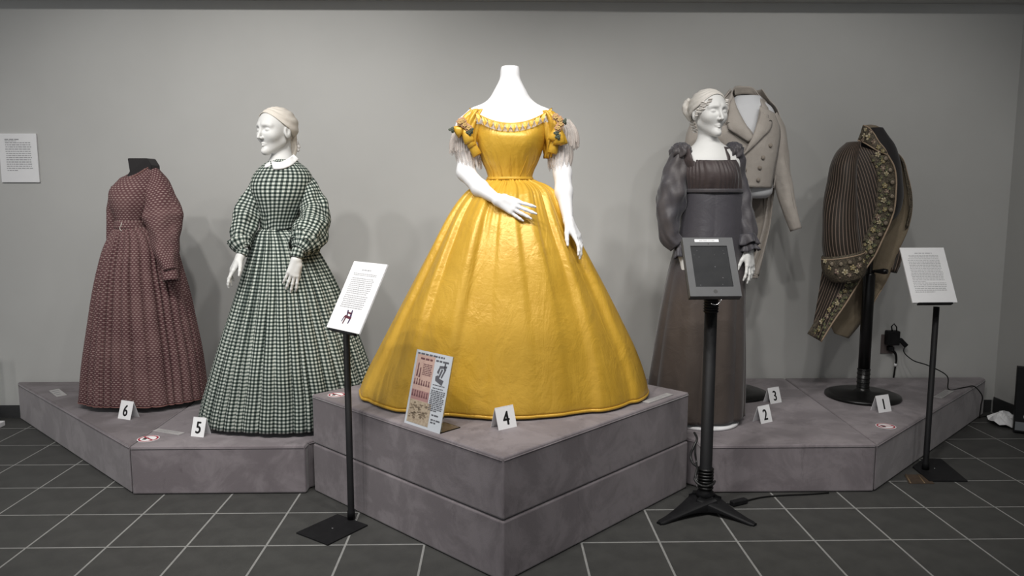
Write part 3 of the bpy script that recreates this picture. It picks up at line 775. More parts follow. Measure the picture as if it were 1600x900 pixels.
# ------------------------------------------------------------------ lofts for cloth
class Sil:
    """stack of elliptical sections measured from a silhouette: rows (v, uL, uR, half_depth, dy)"""
    def __init__(s, Y, rows, nr=60):
        K = []
        for r in rows:
            v, a, b, D = r[:4]; dy = r[4] if len(r) > 4 else 0.0
            L, R = at(a, v, Y + dy), at(b, v, Y + dy)
            cx = (L[0] + R[0]) / 2; W = (R[0] - L[0]) / 2
            tn = cx / (Y + dy)
            W = math.sqrt(max(W * W - D * D * tn * tn, (0.55 * W) ** 2))
            K.append((cx, (L[2] + R[2]) / 2, W, D, Y + dy))
        s.K = np.array(K)
        s.R = catmull(s.K, nr)
        s.L = np.r_[0, np.cumsum(np.hypot(np.diff(s.R[:, 1]), np.diff(s.R[:, 2])))]
        s.nr = nr
    def at_z(s, z):
        zz = s.R[::-1, 1] if s.R[0, 1] > s.R[-1, 1] else s.R[:, 1]
        RR = s.R[::-1] if s.R[0, 1] > s.R[-1, 1] else s.R
        return [np.interp(z, zz, RR[:, i]) for i in (0, 2, 3, 4)]
    def front(s, x, z):
        cx, W, D, cy = s.at_z(z)
        q = min(0.97, abs(x - cx) / max(W, 1e-4))
        return cy - D * math.sqrt(1 - q * q)
    def hit(s, u, v, off=0.0, it=6):
        Y = s.R[0, 4]
        for _ in range(it):
            p = at(u, v, Y); Y = 0.5 * Y + 0.5 * (s.front(p[0], p[2]) - off)
        return at(u, v, Y)
    def loft(s, name, mat, parent, n=96, disp=None, zmod=None, cap=False, thick=None, power=2.0, arc=(0, 2 * math.pi), uvs=(1, 1)):
        full = abs(arc[1] - arc[0] - 2 * math.pi) < 1e-6
        th = np.linspace(arc[0], arc[1], n, endpoint=not full)
        V = []
        for i in range(s.nr):
            cx, z, W, D, cy = s.R[i]; t = i / (s.nr - 1)
            for a in th:
                c, sn = math.cos(a), math.sin(a)
                if power != 2.0:
                    c = math.copysign(abs(c) ** (2 / power), c); sn = math.copysign(abs(sn) ** (2 / power), sn)
                dd = disp(a, t) if disp else 0.0
                V.append((cx + (W + dd) * c, cy - (D + dd) * sn, z + (zmod(a, t) if zmod else 0)))
        F = grid_faces(s.nr, n, full)
        Rm = float(np.mean((s.R[:, 2] + s.R[:, 3]) / 2)); da = (arc[1] - arc[0]) / (n if full else n - 1); UV = []
        for i in range(s.nr - 1):
            for j in range(n if full else n - 1):
                u0, u1 = j * da * Rm, (j + 1) * da * Rm
                UV += [(u0, s.L[i]), (u1, s.L[i]), (u1, s.L[i + 1]), (u0, s.L[i + 1])]
        F = [f[::-1] for f in F]; UV = [UV[4 * k + q] for k in range(len(F)) for q in (3, 2, 1, 0)]
        if cap:
            b = (s.nr - 1) * n
            F.append(tuple(range(n))); UV += [(0, 0)] * n
            F.append(tuple(b + j for j in range(n))[::-1]); UV += [(0, 0)] * n
        o = mk(name, V, F, mat, parent, uvs=UV)
        if thick: solid(o, thick, -1)
        return o
    def skirt(s, name, mat, parent, cells=40, per=8, amp=None, seed=1, hem_z=None, jitter=0.35, gather=(0, 0), low=0.0, sharp=0.6, phase=0.0, extra=None):
        """pleated skirt: each pleat cell keeps its own cloth coordinates"""
        rnd = random.Random(seed)
        wts = np.array([1 + rnd.uniform(-jitter, jitter) for _ in range(cells)])
        edges = np.r_[0, np.cumsum(wts)] / wts.sum() * 2 * math.pi + phase
        ph = [rnd.uniform(0, 6.28) for _ in range(6)]
        ca = [rnd.uniform(0.55, 1.3) for _ in range(cells)]
        cs = [rnd.uniform(-0.5, 0.5) for _ in range(cells)]
        n = cells * per; V = []; TH = []; U = []
        for c in range(cells):
            for q in range(per):
                TH.append((edges[c] + (edges[c + 1] - edges[c]) * q / per, c, q / per * 2 - 1))
        for i in range(s.nr):
            cx, z, W, D, cy = s.R[i]; t = i / (s.nr - 1)
            A = amp(t)
            for a, c, w in TH:
                b = (1 - abs(w) ** 2.2) ** sharp - 0.9
                dd = A * ca[c] * b
                dd += low * t * (math.sin(5 * a + ph[0]) * 0.6 + math.sin(8 * a + ph[1] + 1.5 * t) * 0.5 + math.sin(13 * a + ph[2] - 2 * t) * 0.3)
                if gather[0]: dd += gather[0] * math.exp(-t * gather[1]) * math.sin(61 * a + 3 * math.sin(7 * a))
                if extra: dd += extra(a, t)
                a2 = a + 0.25 * cs[c] * (edges[c + 1] - edges[c]) * (t - 0.5) * (1 - w * w)
                V.append((cx + (W + dd) * math.cos(a2), cy - (D + dd) * math.sin(a2), z if hem_z is None or i < s.nr - 1 else hem_z + 0.3 * max(0, dd) * 0))
        F = [f[::-1] for f in grid_faces(s.nr, n, True)]
        UV = []
        for i in range(s.nr - 1):
            for j in range(n):
                c, q = divmod(j, per)
                mid = (edges[c] + edges[c + 1]) / 2; hw = (edges[c + 1] - edges[c]) / 2
                def uu(row, qq):
                    R = (s.R[row, 2] + s.R[row, 3]) / 2
                    return c * 0.37 + (qq / per * 2 - 1) * hw * R * 1.15
                UV += [(uu(i + 1, q), s.L[i + 1]), (uu(i + 1, q + 1), s.L[i + 1]), (uu(i, q + 1), s.L[i]), (uu(i, q), s.L[i])]
        return mk(name, V, F, mat, parent, uvs=UV), V[(s.nr - 1) * n:]
    def patch(s, name, mat, parent, Le, Re, nr=24, nc=8, off=0.006, bulge=0.0, thick=0.0, uvrot=0.0, wave=0.0, wk=9):
        """cloth strip between two measured edges, lying on this body surface"""
        L, R = catmull(Le, nr), catmull(Re, nr); V = []
        for i in range(nr):
            for j in range(nc):
                w = j / (nc - 1); p = L[i] * (1 - w) + R[i] * w
                o_ = off + bulge * math.sin(math.pi * w) + wave * math.sin(wk * w * 6.28 + i * 0.4)
                V.append(s.hit(p[0], p[1], o_))
        return strip_mesh(name, V, nr, nc, mat, parent, thick, uvrot)

def strip_mesh(name, V, nr, nc, mat, parent, thick=0.0, uvrot=0.0):
    V = np.asarray(V).reshape(nr, nc, 3)
    uvv = np.zeros((nr, nc, 2))
    uvv[:, 1:, 0] = np.cumsum(np.linalg.norm(np.diff(V, axis=1), axis=2), axis=1)
    uvv[:, :, 0] -= uvv[:, nc // 2:nc // 2 + 1, 0]
    mid = V[:, nc // 2]; uvv[1:, :, 1] = np.cumsum(np.linalg.norm(np.diff(mid, axis=0), axis=1))[:, None]
    c, s_ = math.cos(uvrot), math.sin(uvrot)
    uvv = np.stack([uvv[..., 0] * c - uvv[..., 1] * s_, uvv[..., 0] * s_ + uvv[..., 1] * c], -1).reshape(-1, 2)
    F = [f[::-1] for f in grid_faces(nr, nc)]
    UV = [tuple(uvv[i]) for f in F for i in f]
    o = mk(name, V.reshape(-1, 3), F, mat, parent, uvs=UV)
    if thick: solid(o, thick, -1)
    return o

def sleeve(name, mat, parent, pts, radii, n=40, nr=40, lump=0.08, seed=1, k=(3, 5), squash=None, thick=None, pleat=0, cap=False):
    P = catmull(pts, nr); R = catmull(np.array(radii)[:, None], nr)[:, 0]
    rnd = random.Random(seed); ph = [rnd.uniform(0, 6.28) for _ in range(6)]
    def fn(t, a):
        v = 1 + lump * (0.5 * math.sin(k[0] * a + ph[0] + 4 * t) + 0.4 * math.sin(k[1] * a + ph[1] - 6 * t) + 0.45 * math.sin(17 * t + 2 * a + ph[2]) + 0.3 * math.sin(29 * t - 3 * a + ph[3]) + 0.28 * math.sin(23 * t + 7 * a + ph[4]) * math.sin(2 * a + ph[5]))
        if pleat: v += pleat * math.sin(15 * a + 2 * math.sin(3 * a)) * (abs(2 * t - 1) ** 3)
        return v
    V, F, UV = tube(P, R, n, cap, squash, fn=fn)
    o = mk(name, V, F, mat, parent, uvs=UV)
    if thick: solid(o, thick, 0)
    return o

M_mann = mottled('mannequin_white', (0.78, 0.78, 0.79), (0.80, 0.80, 0.81), 5, 0.55, 0)
M_mann2 = mottled('mannequin_ivory', (0.66, 0.66, 0.645), (0.68, 0.68, 0.665), 5, 0.55, 0)

def satin(name, a, b, metal=0.3, rough=0.36, bump=0.35, fine=60):
    m = new_mat(name, a, rough, metal, 0.5)
    f = noise_n(m, 7, 4, 0.6)
    lk(m, mix_n(m, ramp_n(m, f, 0.3, 0.7), a, b), bsdf(m).inputs['Base Color'])
    h1 = noise_n(m, 9, 4, 0.55, vec=coords(m, (1, 1, 0.5)), dist=1.2)
    h2 = noise_n(m, fine, 3, 0.6, vec=coords(m, (0.6, 0.6, 1.2)), dist=0.8)
    bump_n(m, math_n(m, 'ADD', math_n(m, 'MULTIPLY', h1, 1.0), math_n(m, 'MULTIPLY', h2, 0.12)), bump, 0.03)
    return m
M_gold = satin('golden_satin', (0.56, 0.325, 0.032), (0.62, 0.37, 0.042), 0.12, 0.38, 0.26, 55)
def tulle(name, col, alpha):
    m = new_mat(name, col, 0.9, spec=0.1)
    f = noise_n(m, 70, 2, vec=coords(m, (1, 1, 0.15)))
    lk(m, ramp_n(m, f, 0.3, 0.7, alpha - 0.15, alpha + 0.2), bsdf(m).inputs['Alpha'])
    return m
M_tulle = tulle('beige_tulle', (0.58, 0.52, 0.48), 0.44)

# ------------------------------------------------------------------ the yellow gown (number 4)
Y4 = 3.40
f4 = thing('gown_mannequin', (0.03, Y4, PZ2), 'headless white mannequin in yellow satin off-shoulder gown on the centre platform', 'mannequin', 'dressed mannequins')
def A4(u, v, dy=0.0): return at(u, v, Y4 + dy)
topz = A4(797, 104)[2]
wR, wL = A4(777, 312, -0.235), A4(888, 345, -0.13)
C = [(A4(797, 150), A4(797, 112), 0.061, 0.037, 0.02), (A4(797, 112), A4(797, 96), 0.037, 0.030, 0.02),
     (A4(797, 168), A4(746, 186), 0.046, 0.040, 0.022), (A4(797, 168), A4(849, 188), 0.046, 0.040, 0.022),
     (A4(797, 168), A4(797, 225), 0.085, 0.085, 0.06), (A4(775, 190, -0.01), A4(820, 190, -0.01), 0.072, 0.072, 0.05),
     (A4(745, 188), A4(729, 200, 0.0), 0.045, 0.044, 0.05), (A4(850, 190), A4(866, 202), 0.045, 0.044, 0.05),
     (A4(729, 200), A4(728, 268, -0.02), 0.043, 0.036, 0.03), (A4(728, 270, -0.02), A4(750, 294, -0.12), 0.036, 0.035, 0.03), (A4(750, 294, -0.12), wR, 0.035, 0.021, 0.02),
     (A4(866, 202), A4(879, 270, -0.02), 0.043, 0.038, 0.03), (A4(879, 270, -0.02), A4(881, 300, -0.06), 0.038, 0.037, 0.02), (A4(881, 300, -0.06), wL, 0.036, 0.021, 0.02)]
C += hand_caps(wR, (0.88, -0.28, -0.40), (0.15, 0.95, -0.1), (0, 0, 1), 0.10, 0.96, 0.16, curls=[(-0.05, 0.25, 0.2), (0.0, 0.15, 0.15), (0.05, 0.12, 0.12), (0.12, 0.12, 0.12)], thumb_out=0.25, thumb_in=0.8)
C += hand_caps(wL, (0.46, -0.30, -0.84), (-0.75, 0.45, -0.45), (-0.4, -0.9, -0.1), 0.22, 0.98, 0.22, curls=[(0.0, 0.35, 0.25), (0.12, 0.4, 0.25), (0.25, 0.45, 0.3), (0.35, 0.45, 0.3)], thumb_out=0.55, thumb_in=0.3)
bd = body_mesh('body', C, M_mann, f4, 0.0036, cut=lambda P: P[:, 2] - topz)
V, F, _ = tube([A4(886.8, 338, -0.118), A4(887.1, 339, -0.119), A4(887.4, 340, -0.120)], 0.0237, 20); mk('wrist_seam', V, F, M_mann, f4)
V, F = lathe([(0.004, 0.0), (0.003, 0.001)], (A4(797, 104)[0], Y4, topz), 12); mk('neck_cap', V, F, M_mann, f4)

S4 = Sil(Y4, [(281, 763, 832, 0.088), (284, 758, 838, 0.10), (288, 749, 849, 0.125), (293, 740, 858, 0.15), (300, 731, 866, 0.175), (311, 721, 872, 0.20), (333, 706, 882, 0.245), (365, 689, 897, 0.29), (400, 671, 915, 0.33),
              (450, 645, 941, 0.375), (500, 619, 966, 0.42), (550, 593, 990, 0.44), (585, 575, 1003, 0.455), (604, 567, 1008, 0.462), (611, 565, 1009, 0.462)], 84)
S4.R[:, 1] = np.interp(S4.R[:, 1], [S4.R[-1, 1], S4.R[0, 1]], [PZ2 + 0.016, S4.R[0, 1]])
FOLDS4 = [(118, 112, 0.020, 0.30, 1), (42, 53, 0.018, 0.28, -1), (148, 131, 0.022, 0.26, 1), (84, 78, 0.008, 0.22, 1), (20, 30, 0.020, 0.25, -1), (100, 96, 0.007, 0.25, -1), (165, 158, 0.020, 0.25, 1), (62, 66, 0.008, 0.2, 1), (205, 205, 0.02, 0.3, 1), (250, 250, 0.02, 0.3, 1), (300, 300, 0.02, 0.3, -1), (338, 338, 0.02, 0.3, -1)]
def satin_folds(a, t):
    a = a % (2 * math.pi); d = 0.0
    for a0, a1, A, wd, s_ in FOLDS4:
        x = (a - math.radians(a0 + (a1 - a0) * t) + math.pi) % (2 * math.pi) - math.pi
        d += A * min(1, 0.25 + t * 2.4) * (1.05 - 0.5 * t) * s_ * math.tanh(x / 0.035) * math.exp(-abs(x) / wd)
    d += 0.010 * t * (1 - t) * 4 * math.sin(6 * a + 1.0) * 0.6 + 0.003 * math.sin(21 * a + 5 * t) * math.exp(-3 * t)
    return d - 0.004
gown = S4.skirt('skirt', M_gold, f4, 15, 30, lambda t: 0.003, seed=11, gather=(0.0055, 9), low=0.007, sharp=1.0, jitter=0.75, phase=0.22, extra=satin_folds)
hem = np.array(gown[1]); gown = gown[0]; solid(gown, 0.003)
V, F, _ = tube(np.vstack([hem, hem[:1]]) + np.array([0, 0, -0.002]), 0.0075, 8, False, up=(0, 0, 1)); mk('hem_cord', V, F, M_gold, gown)

B4 = Sil(Y4, [(192, 744, 856, 0.105), (200, 744, 856, 0.118), (212, 745, 854, 0.130), (225, 747, 850, 0.130), (240, 750, 845, 0.120), (255, 755, 839, 0.106), (268, 761, 833, 0.093), (276, 763, 831, 0.088), (282, 762, 832, 0.087)], 40)
def neck4(a, t): return (1 - min(1, t / 0.30)) * (0.058 * abs(math.cos(a)) ** 2.2 - 0.030) if t < 0.30 else 0
bod = B4.loft('bodice', M_gold, f4, 110, disp=lambda a, t: 0.0012 * math.sin(30 * a + 9 * t) * (t > 0.5) + 0.006 * math.exp(-((t - 0.36) / 0.2) ** 2) * (math.cos(2 * (a - 1.12)) ** 8 if 0 < a < 3.14 else 0), zmod=neck4, thick=0.002)
wb = Sil(Y4, [(277, 761.5, 832, 0.091), (281, 761, 833, 0.092)], 4); wb.loft('waist_piping', M_gold, f4, 80, disp=lambda a, t: 0.0012 * math.sin(50 * a), thick=0.002)
for u0, v0, u1, v1, u2, v2 in ((774, 215, 777, 240, 785, 276), (832, 210, 826, 238, 812, 276), (752, 225, 762, 250, 772, 276), (848, 222, 836, 250, 822, 276), (797, 204, 797, 240, 798, 279)):
    P = catmull([B4.hit(u0, v0, 0.003), B4.hit(u1, v1, 0.003), B4.hit(u2, v2, 0.003)], 16)
    V, F, _ = tube(P, 0.0013, 6); mk('dart_seam', V, F, M_gold, bod)
# neckline: tulle band, gold edge, pointed tabs
def neck_pt(x, k=0.0):       # x -1..1 across the front, k px below the edge
    u = 798 + 62 * x; v = 193.5 - 22 * abs(x) ** 2.1
    return u, v + k
def neck_depth(x): return -0.128 * math.sqrt(max(0.02, 1 - (x * 0.97) ** 2)) + 0.012
rowsN = []
for i in range(4):
    k = (0, 4, 8, 12)[i]
    for j in range(121):
        x = -1.02 + 2.04 * j / 120
        u, v = neck_pt(x, k); p = at(u, v, Y4 + neck_depth(min(1, abs(x))) + 0.004 * (3 - i) / 3 - 0.004 * i + (0.0035 * math.sin(j * 1.6) if i > 0 else 0)); rowsN.append(p)
strip_mesh('tulle_neck_band', rowsN, 4, 121, M_tulle, f4)
P = [at(*neck_pt(x, -0.5), Y4 + neck_depth(abs(x)) - 0.001) for x in np.linspace(-1.03, 1.03, 70)]
V, F, _ = tube(P, 0.0035, 8); mk('neck_cord', V, F, M_gold, f4)
for k in range(14):
    x0 = -1.03 + 2.06 * k / 14; x1 = x0 + 2.06 / 14 * 1.04; xm = (x0 + x1) / 2
    lift = 0.006 + 0.006 * ((k * 7) % 5) / 5
    pts = []
    for x, kk, df in ((x0, 0, 0), ((x0 + xm) / 2, 0, 0.001), (xm, 0, 0.001), ((x1 + xm) / 2, 0, 0.001), (x1, 0, 0), ((x0 + 0.42 * (xm - x0)), 6.5, lift * 0.6), (xm, 6.0, lift * 0.8), ((x1 - 0.42 * (x1 - xm)), 6.5, lift * 0.6), (xm, 12.5, lift)):
        u, v = neck_pt(x, kk); pts.append(at(u, v, Y4 + neck_depth(min(1, abs(xm))) - 0.006 - df))
    o = mk('pointed_tab', pts, [(0, 5, 1), (1, 5, 6, 2), (2, 6, 7, 3), (3, 7, 4), (5, 8, 6), (6, 8, 7)], M_gold, f4, smooth=False); solid(o, 0.0015, 0)
# sleeves: gold cap, tulle frill, satin bow and flowers
def frill(rows, seed, cells=34, name='tulle_frill'):
    S = Sil(Y4, rows, 18); rnd = random.Random(seed); ph = rnd.uniform(0, 6)
    rag = [0.011 * math.sin(k * 0.9) + rnd.uniform(-0.008, 0.012) for k in range(140)]
    S.loft(name, M_tulle, f4, 220, disp=lambda a, t: (0.0015 + 0.006 * t) * math.sin(cells * a + ph + 2 * math.sin(3 * a)), zmod=lambda a, t: t ** 3 * rag[int(a / 6.2832 * 139.9) % 140])
frill([(194, 716, 744, 0.05), (206, 709, 747, 0.06), (222, 704, 748, 0.07), (238, 704, 749, 0.076)], 3)
frill([(212, 714, 746, 0.05), (232, 711, 748, 0.062), (248, 714, 750, 0.066), (260, 719, 751, 0.066)], 5, 18)
frill([(187, 860, 890, 0.05), (198, 859, 898, 0.062), (212, 858, 903, 0.07), (228, 858, 903, 0.076)], 7)
frill([(206, 858, 890, 0.05), (228, 857, 894, 0.058), (246, 857, 894, 0.062), (262, 858, 889, 0.062)], 9, 18)
for rows, sd in (([(173, 736, 758, 0.06), (184, 725, 758, 0.066), (198, 718, 755, 0.070), (214, 721, 751, 0.064), (228, 731, 749, 0.05), (241, 739, 749, 0.032)], 1), ([(175, 841, 863, 0.06), (186, 842, 875, 0.066), (200, 845, 880, 0.070), (216, 849, 877, 0.064), (232, 851, 869, 0.05), (247, 852, 862, 0.032)], 2)):
    Sg = Sil(Y4, rows, 24)
    Sg.loft('sleeve_cap', M_gold, f4, 64, disp=lambda a, t: 0.006 * math.sin(7 * a + 5 * t + sd) + 0.004 * math.sin(13 * a - 8 * t), thick=0.002, cap=True)
def bow_loop(name, p0, p1, w, bulge, parent, mat, twist=0.0):
    p0, p1 = np.asarray(p0, float), np.asarray(p1, float); d = p1 - p0; L = np.linalg.norm(d); d /= L
    f = np.array([0, -1.0, 0]); s = unit(np.cross(d, f)); rows = []
    for q in np.linspace(0, 1, 17):
        a = q * 2 * math.pi
        along = (1 - math.cos(a)) / 2; out = math.sin(a) * bulge
        ww = w * (0.35 + 0.65 * math.sin(along * math.pi / 2))
        for e in (-1, -0.5, 0, 0.5, 1):
            rows.append(p0 + d * L * along + f * (out + 0.004 * math.cos(e * 3)) + s * e * ww)
    o = strip_mesh(name, rows, 17, 5, mat, parent); solid(o, 0.0015, 0)
def rosette(name, c, r, parent, mats, seed, petals=7, facing=(0, -1, 0)):
    rnd = random.Random(seed); f = unit(facing); a0 = unit(np.cross(f, (0.1, 0.2, 1))); b0 = np.cross(f, a0)
    m = MB()
    for ring, (rr, n_) in enumerate(((r, petals), (r * 0.6, 5))):
        for k in range(n_):
            an = 2 * math.pi * k / n_ + ring * 0.4 + rnd.uniform(-.2, .2); d = a0 * math.cos(an) + b0 * math.sin(an); t = np.cross(f, d)
            V = []
            for q in np.linspace(0, 1, 5):
                for e in (-1, 0, 1):
                    V.append(np.asarray(c) + d * rr * q + t * e * rr * 0.42 * math.sin(math.pi * (0.12 + 0.8 * q)) + f * (0.35 * rr * q * (1.2 - q) + 0.004 * ring + 0.0015 * abs(e)))
            m.add(V, grid_faces(5, 3), ring % len(mats))
    o = m.build(name, None, parent, mats=mats); solid(o, 0.0008, 0)
M_flow1 = new_mat('dried_flower_tan', (0.42, 0.24, 0.13), 0.8); M_flow2 = new_mat('dried_flower_gold', (0.5, 0.33, 0.12), 0.8); M_leaf = new_mat('dark_silk_leaf', (0.06, 0.075, 0.05), 0.7)
for sgn, (ku, kv) in ((-1, (724, 199)), (1, (872, 196))):
    K = A4(ku, kv, -0.085)
    bow_loop('bow_loop', K, A4(ku + sgn * (13 if sgn < 0 else 2), kv + (9 if sgn < 0 else 30), -0.088), 0.026, 0.016, f4, M_gold)
    bow_loop('bow_loop', K, A4(ku + (10 if sgn < 0 else -8), kv + 24, -0.092), 0.022, 0.014, f4, M_gold)
    bow_loop('bow_tail', K, A4(ku + (22 if sgn < 0 else -9), kv + 44, -0.07), 0.020, 0.008, f4, M_gold)
    bow_loop('bow_tail', K, A4(ku + (14 if sgn < 0 else 9), kv + 30, -0.085), 0.018, 0.010, f4, M_gold)
    for q, (du, dv) in enumerate(((-5, -8), (2, -4), (8, 1), (-1, -10)) if sgn < 0 else ((-4, -13), (2, -9), (4, -2), (0, 4))):
        rosette('silk_flower', A4(ku + du, kv + dv, -0.105), 0.017, f4, [M_flow1, M_flow2], q + 3)
    for q, (du, dv) in enumerate(((12, 5), (9, 8), (-18, 4)) if sgn < 0 else ((-2, 12), (0, 18), (10, -6))):
        rosette('silk_leaf', A4(ku + du, kv + dv, -0.104), 0.015, f4, [M_leaf], q + 9, 3)
# ------------------------------------------------------------------ heads
def head_mesh(name, c, yaw, pitch, sc, mat, parent, neck, h=0.0026):
    """sculpted mannequin head; faces -Y when yaw = 0; neck = list of extra capsules in world space"""
    Rz = np.array([[math.cos(yaw), -math.sin(yaw), 0], [math.sin(yaw), math.cos(yaw), 0], [0, 0, 1.0]])
    Rx = np.array([[1, 0, 0], [0, math.cos(pitch), -math.sin(pitch)], [0, math.sin(pitch), math.cos(pitch)]])
    R = Rz @ Rx; c = np.asarray(c, float)
    def fn(P):
        q = ((P - c) @ R) / sc            # local: x side, y back, z up; chin -0.115, crown +0.105
        ax = q.copy(); ax[:, 0] = np.abs(ax[:, 0])
        d = sd_ell(q, (0, 0.014, 0.030), (0.073, 0.093, 0.080))
        d = smin(d, sd_ell(q, (0, -0.030, 0.020), (0.062, 0.060, 0.070)), 0.03)
        d = smin(d, sd_ell(q, (0, -0.038, -0.038), (0.044, 0.046, 0.056)), 0.04)      # cheeks / maxilla
        d = smin(d, sd_ell(ax, (0.037, -0.056, -0.020), (0.020, 0.022, 0.018)), 0.03)  # cheek bones
        d = smin(d, sd_cap(ax, (0.044, -0.004, -0.050), (0.006, -0.066, -0.094), 0.013, 0.011), 0.03)  # jaw line
        d = smin(d, sd_ell(q, (0, -0.078, -0.093), (0.015, 0.016, 0.015)), 0.022)      # chin
        d = smin(d, sd_cap(ax, (0.014, -0.086, 0.031), (0.046, -0.071, 0.026), 0.0065, 0.006), 0.018)   # brow
        d = smax(d, -sd_ell(ax, (0.031, -0.094, 0.008), (0.021, 0.015, 0.013)), 0.012)  # eye sockets
        d = smin(d, sd_ell(ax, (0.031, -0.0735, 0.006), (0.0150, 0.0125, 0.0090)), 0.004)  # closed-lid eyeballs
        d = smin(d, sd_cap(q, (0, -0.090, 0.016), (0, -0.1085, -0.028), 0.0055, 0.0078), 0.010)         # nose bridge
        d = smin(d, sd_ell(ax, (0.0095, -0.096, -0.031), (0.0065, 0.009, 0.0065)), 0.006)  # nostrils
        d = smin(d, sd_cap(ax, (0, -0.0880, -0.0555), (0.016, -0.079, -0.0585), 0.0050, 0.0024), 0.005)  # upper lip
        d = smin(d, sd_cap(ax, (0, -0.0868, -0.0655), (0.012, -0.079, -0.063), 0.0056, 0.0026), 0.004)  # lower lip
        d = smax(d, -sd_cap(ax, (0, -0.0930, -0.0607), (0.016, -0.083, -0.0605), 0.0012, 0.0007), 0.003)
        d = smax(d, -sd_ell(q, (0, -0.100, -0.079), (0.014, 0.010, 0.006)), 0.010)      # hollow under lip
        e = sd_ell(ax, (0.073, 0.006, -0.004), (0.009, 0.019, 0.030)); e = smax(e, -sd_ell(ax, (0.083, 0.000, 0.000), (0.007, 0.010, 0.017)), 0.004)
        d = smin(d, e, 0.008)
        d = d * sc
        for cp in neck: d = smin(d, sd_cap(P, *cp[:4]), cp[4] if len(cp) > 4 else 0.03)
        return d
    lo = c - 0.135 * sc; hi = c + 0.135 * sc
    nl, nh = caps_bounds(neck, 0.01)
    V, F = surfnet(fn, np.minimum(lo, nl), np.maximum(hi, nh), h)
    return mk(name, V, F, mat, parent), R, c, sc

def scarf_mesh(name, R, c, sc, mat, parent, edge, thick=0.006, folds=7, seed=1):
    """cloth wrapped over the skull above the curve edge(azimuth) (azimuth 0 = face)"""
    V = []; na, nz = 96, 26
    for i in range(nz):
        for j in range(na):
            a = 2 * math.pi * j / na
            d0 = np.array([math.sin(a), -math.cos(a), 0.0])
            z0 = edge(a); e0 = math.atan2(z0 - 0.028, 0.085)
            e = e0 + (math.pi / 2 - e0) * (i / (nz - 1)) ** 0.9
            dirv = d0 * math.cos(e) + np.array([0, 0, math.sin(e)])
            r = 1 / math.sqrt((dirv[0] / 0.0755) ** 2 + (dirv[1] / 0.096) ** 2 + (dirv[2] / 0.083) ** 2)
            t = i / (nz - 1)
            f = 0.0028 * math.sin(folds * 2.2 * t * math.pi + 2.2 * math.cos(a) + 0.8 * math.sin(2 * a)) * (1 - t) ** 0.5
            p = np.array([0, 0.010, 0.028]) + dirv * (r + thick + f)
            V.append(c + R @ (p * sc))
    o = mk(name, V, [f[::-1] for f in grid_faces(nz, na, True)][::1], mat, parent)
    for p in o.data.polygons: p.flip()
    solid(o, 0.003, 0)
    return o

# ------------------------------------------------------------------ printed cotton and gingham
def gingham(name, P, dark, mid, light):
    m = new_mat(name, mid, 0.85, spec=0.2)
    u, v = uv_xy(m)
    def stripe(x):
        f = math_n(m, 'FRACT', math_n(m, 'DIVIDE', x, P)); return ramp_n(m, math_n(m, 'ABSOLUTE', math_n(m, 'SUBTRACT', f, 0.5)), 0.21, 0.29)
    su, sv = stripe(u), stripe(v)
    col = mix_n(m, su, mix_n(m, sv, light, mid), mix_n(m, sv, mid, dark))
    lk(m, mix_n(m, noise_n(m, 14, 3), col, (0.5, 0.5, 0.45), 'SOFT_LIGHT'), bsdf(m).inputs['Base Color'])
    bump_n(m, noise_n(m, 45, 4), 0.25, 0.006)
    return m
M_ging = gingham('green_gingham', 0.018, (0.010, 0.016, 0.015), (0.105, 0.135, 0.125), (0.55, 0.58, 0.54))
def sprig(name, ground, ground2, motif, pu=0.0185, pv=0.0112):
    m = new_mat(name, ground, 0.85, spec=0.2)
    u, v = uv_xy(m)
    vy = math_n(m, 'DIVIDE', v, pv); row = math_n(m, 'FLOOR', vy); fy = math_n(m, 'SUBTRACT', math_n(m, 'FRACT', vy), 0.5)
    sh = math_n(m, 'MULTIPLY', math_n(m, 'MODULO', row, 2.0), 0.5)
    fx = math_n(m, 'SUBTRACT', math_n(m, 'FRACT', math_n(m, 'ADD', math_n(m, 'DIVIDE', u, pu), sh)), 0.5)
    d = math_n(m, 'ADD', math_n(m, 'POWER', math_n(m, 'DIVIDE', math_n(m, 'ABSOLUTE', fx), 0.30), 2.0), math_n(m, 'POWER', math_n(m, 'DIVIDE', math_n(m, 'ABSOLUTE', fy), 0.22), 2.0))
    mask = ramp_n(m, d, 0.6, 1.3, 0.85, 0.0)
    g = mix_n(m, ramp_n(m, noise_n(m, 6, 4), 0.35, 0.7), ground, ground2)
    lk(m, mix_n(m, mask, g, motif), bsdf(m).inputs['Base Color'])
    bump_n(m, noise_n(m, 40, 4), 0.25, 0.006)
    return m
M_sprig = sprig('maroon_sprigged_cotton', (0.100, 0.046, 0.050), (0.140, 0.073, 0.074), (0.37, 0.275, 0.25))
M_sprig_band = mottled('faded_maroon_band', (0.17, 0.075, 0.07), (0.22, 0.11, 0.095), 25, 0.85, 0.15, 200)
M_scarf = mottled('cream_headscarf', (0.66, 0.61, 0.54), (0.72, 0.67, 0.60), 12, 0.8, 0.1, 80)
M_collar = mottled('white_linen', (0.80, 0.80, 0.80), (0.83, 0.83, 0.83), 30, 0.8, 0.1, 300)
M_form = new_mat('black_jersey', (0.012, 0.010, 0.011), 0.85, sheen=0.2)
M_pearl = new_mat('pearl_button', (0.75, 0.72, 0.66), 0.3)

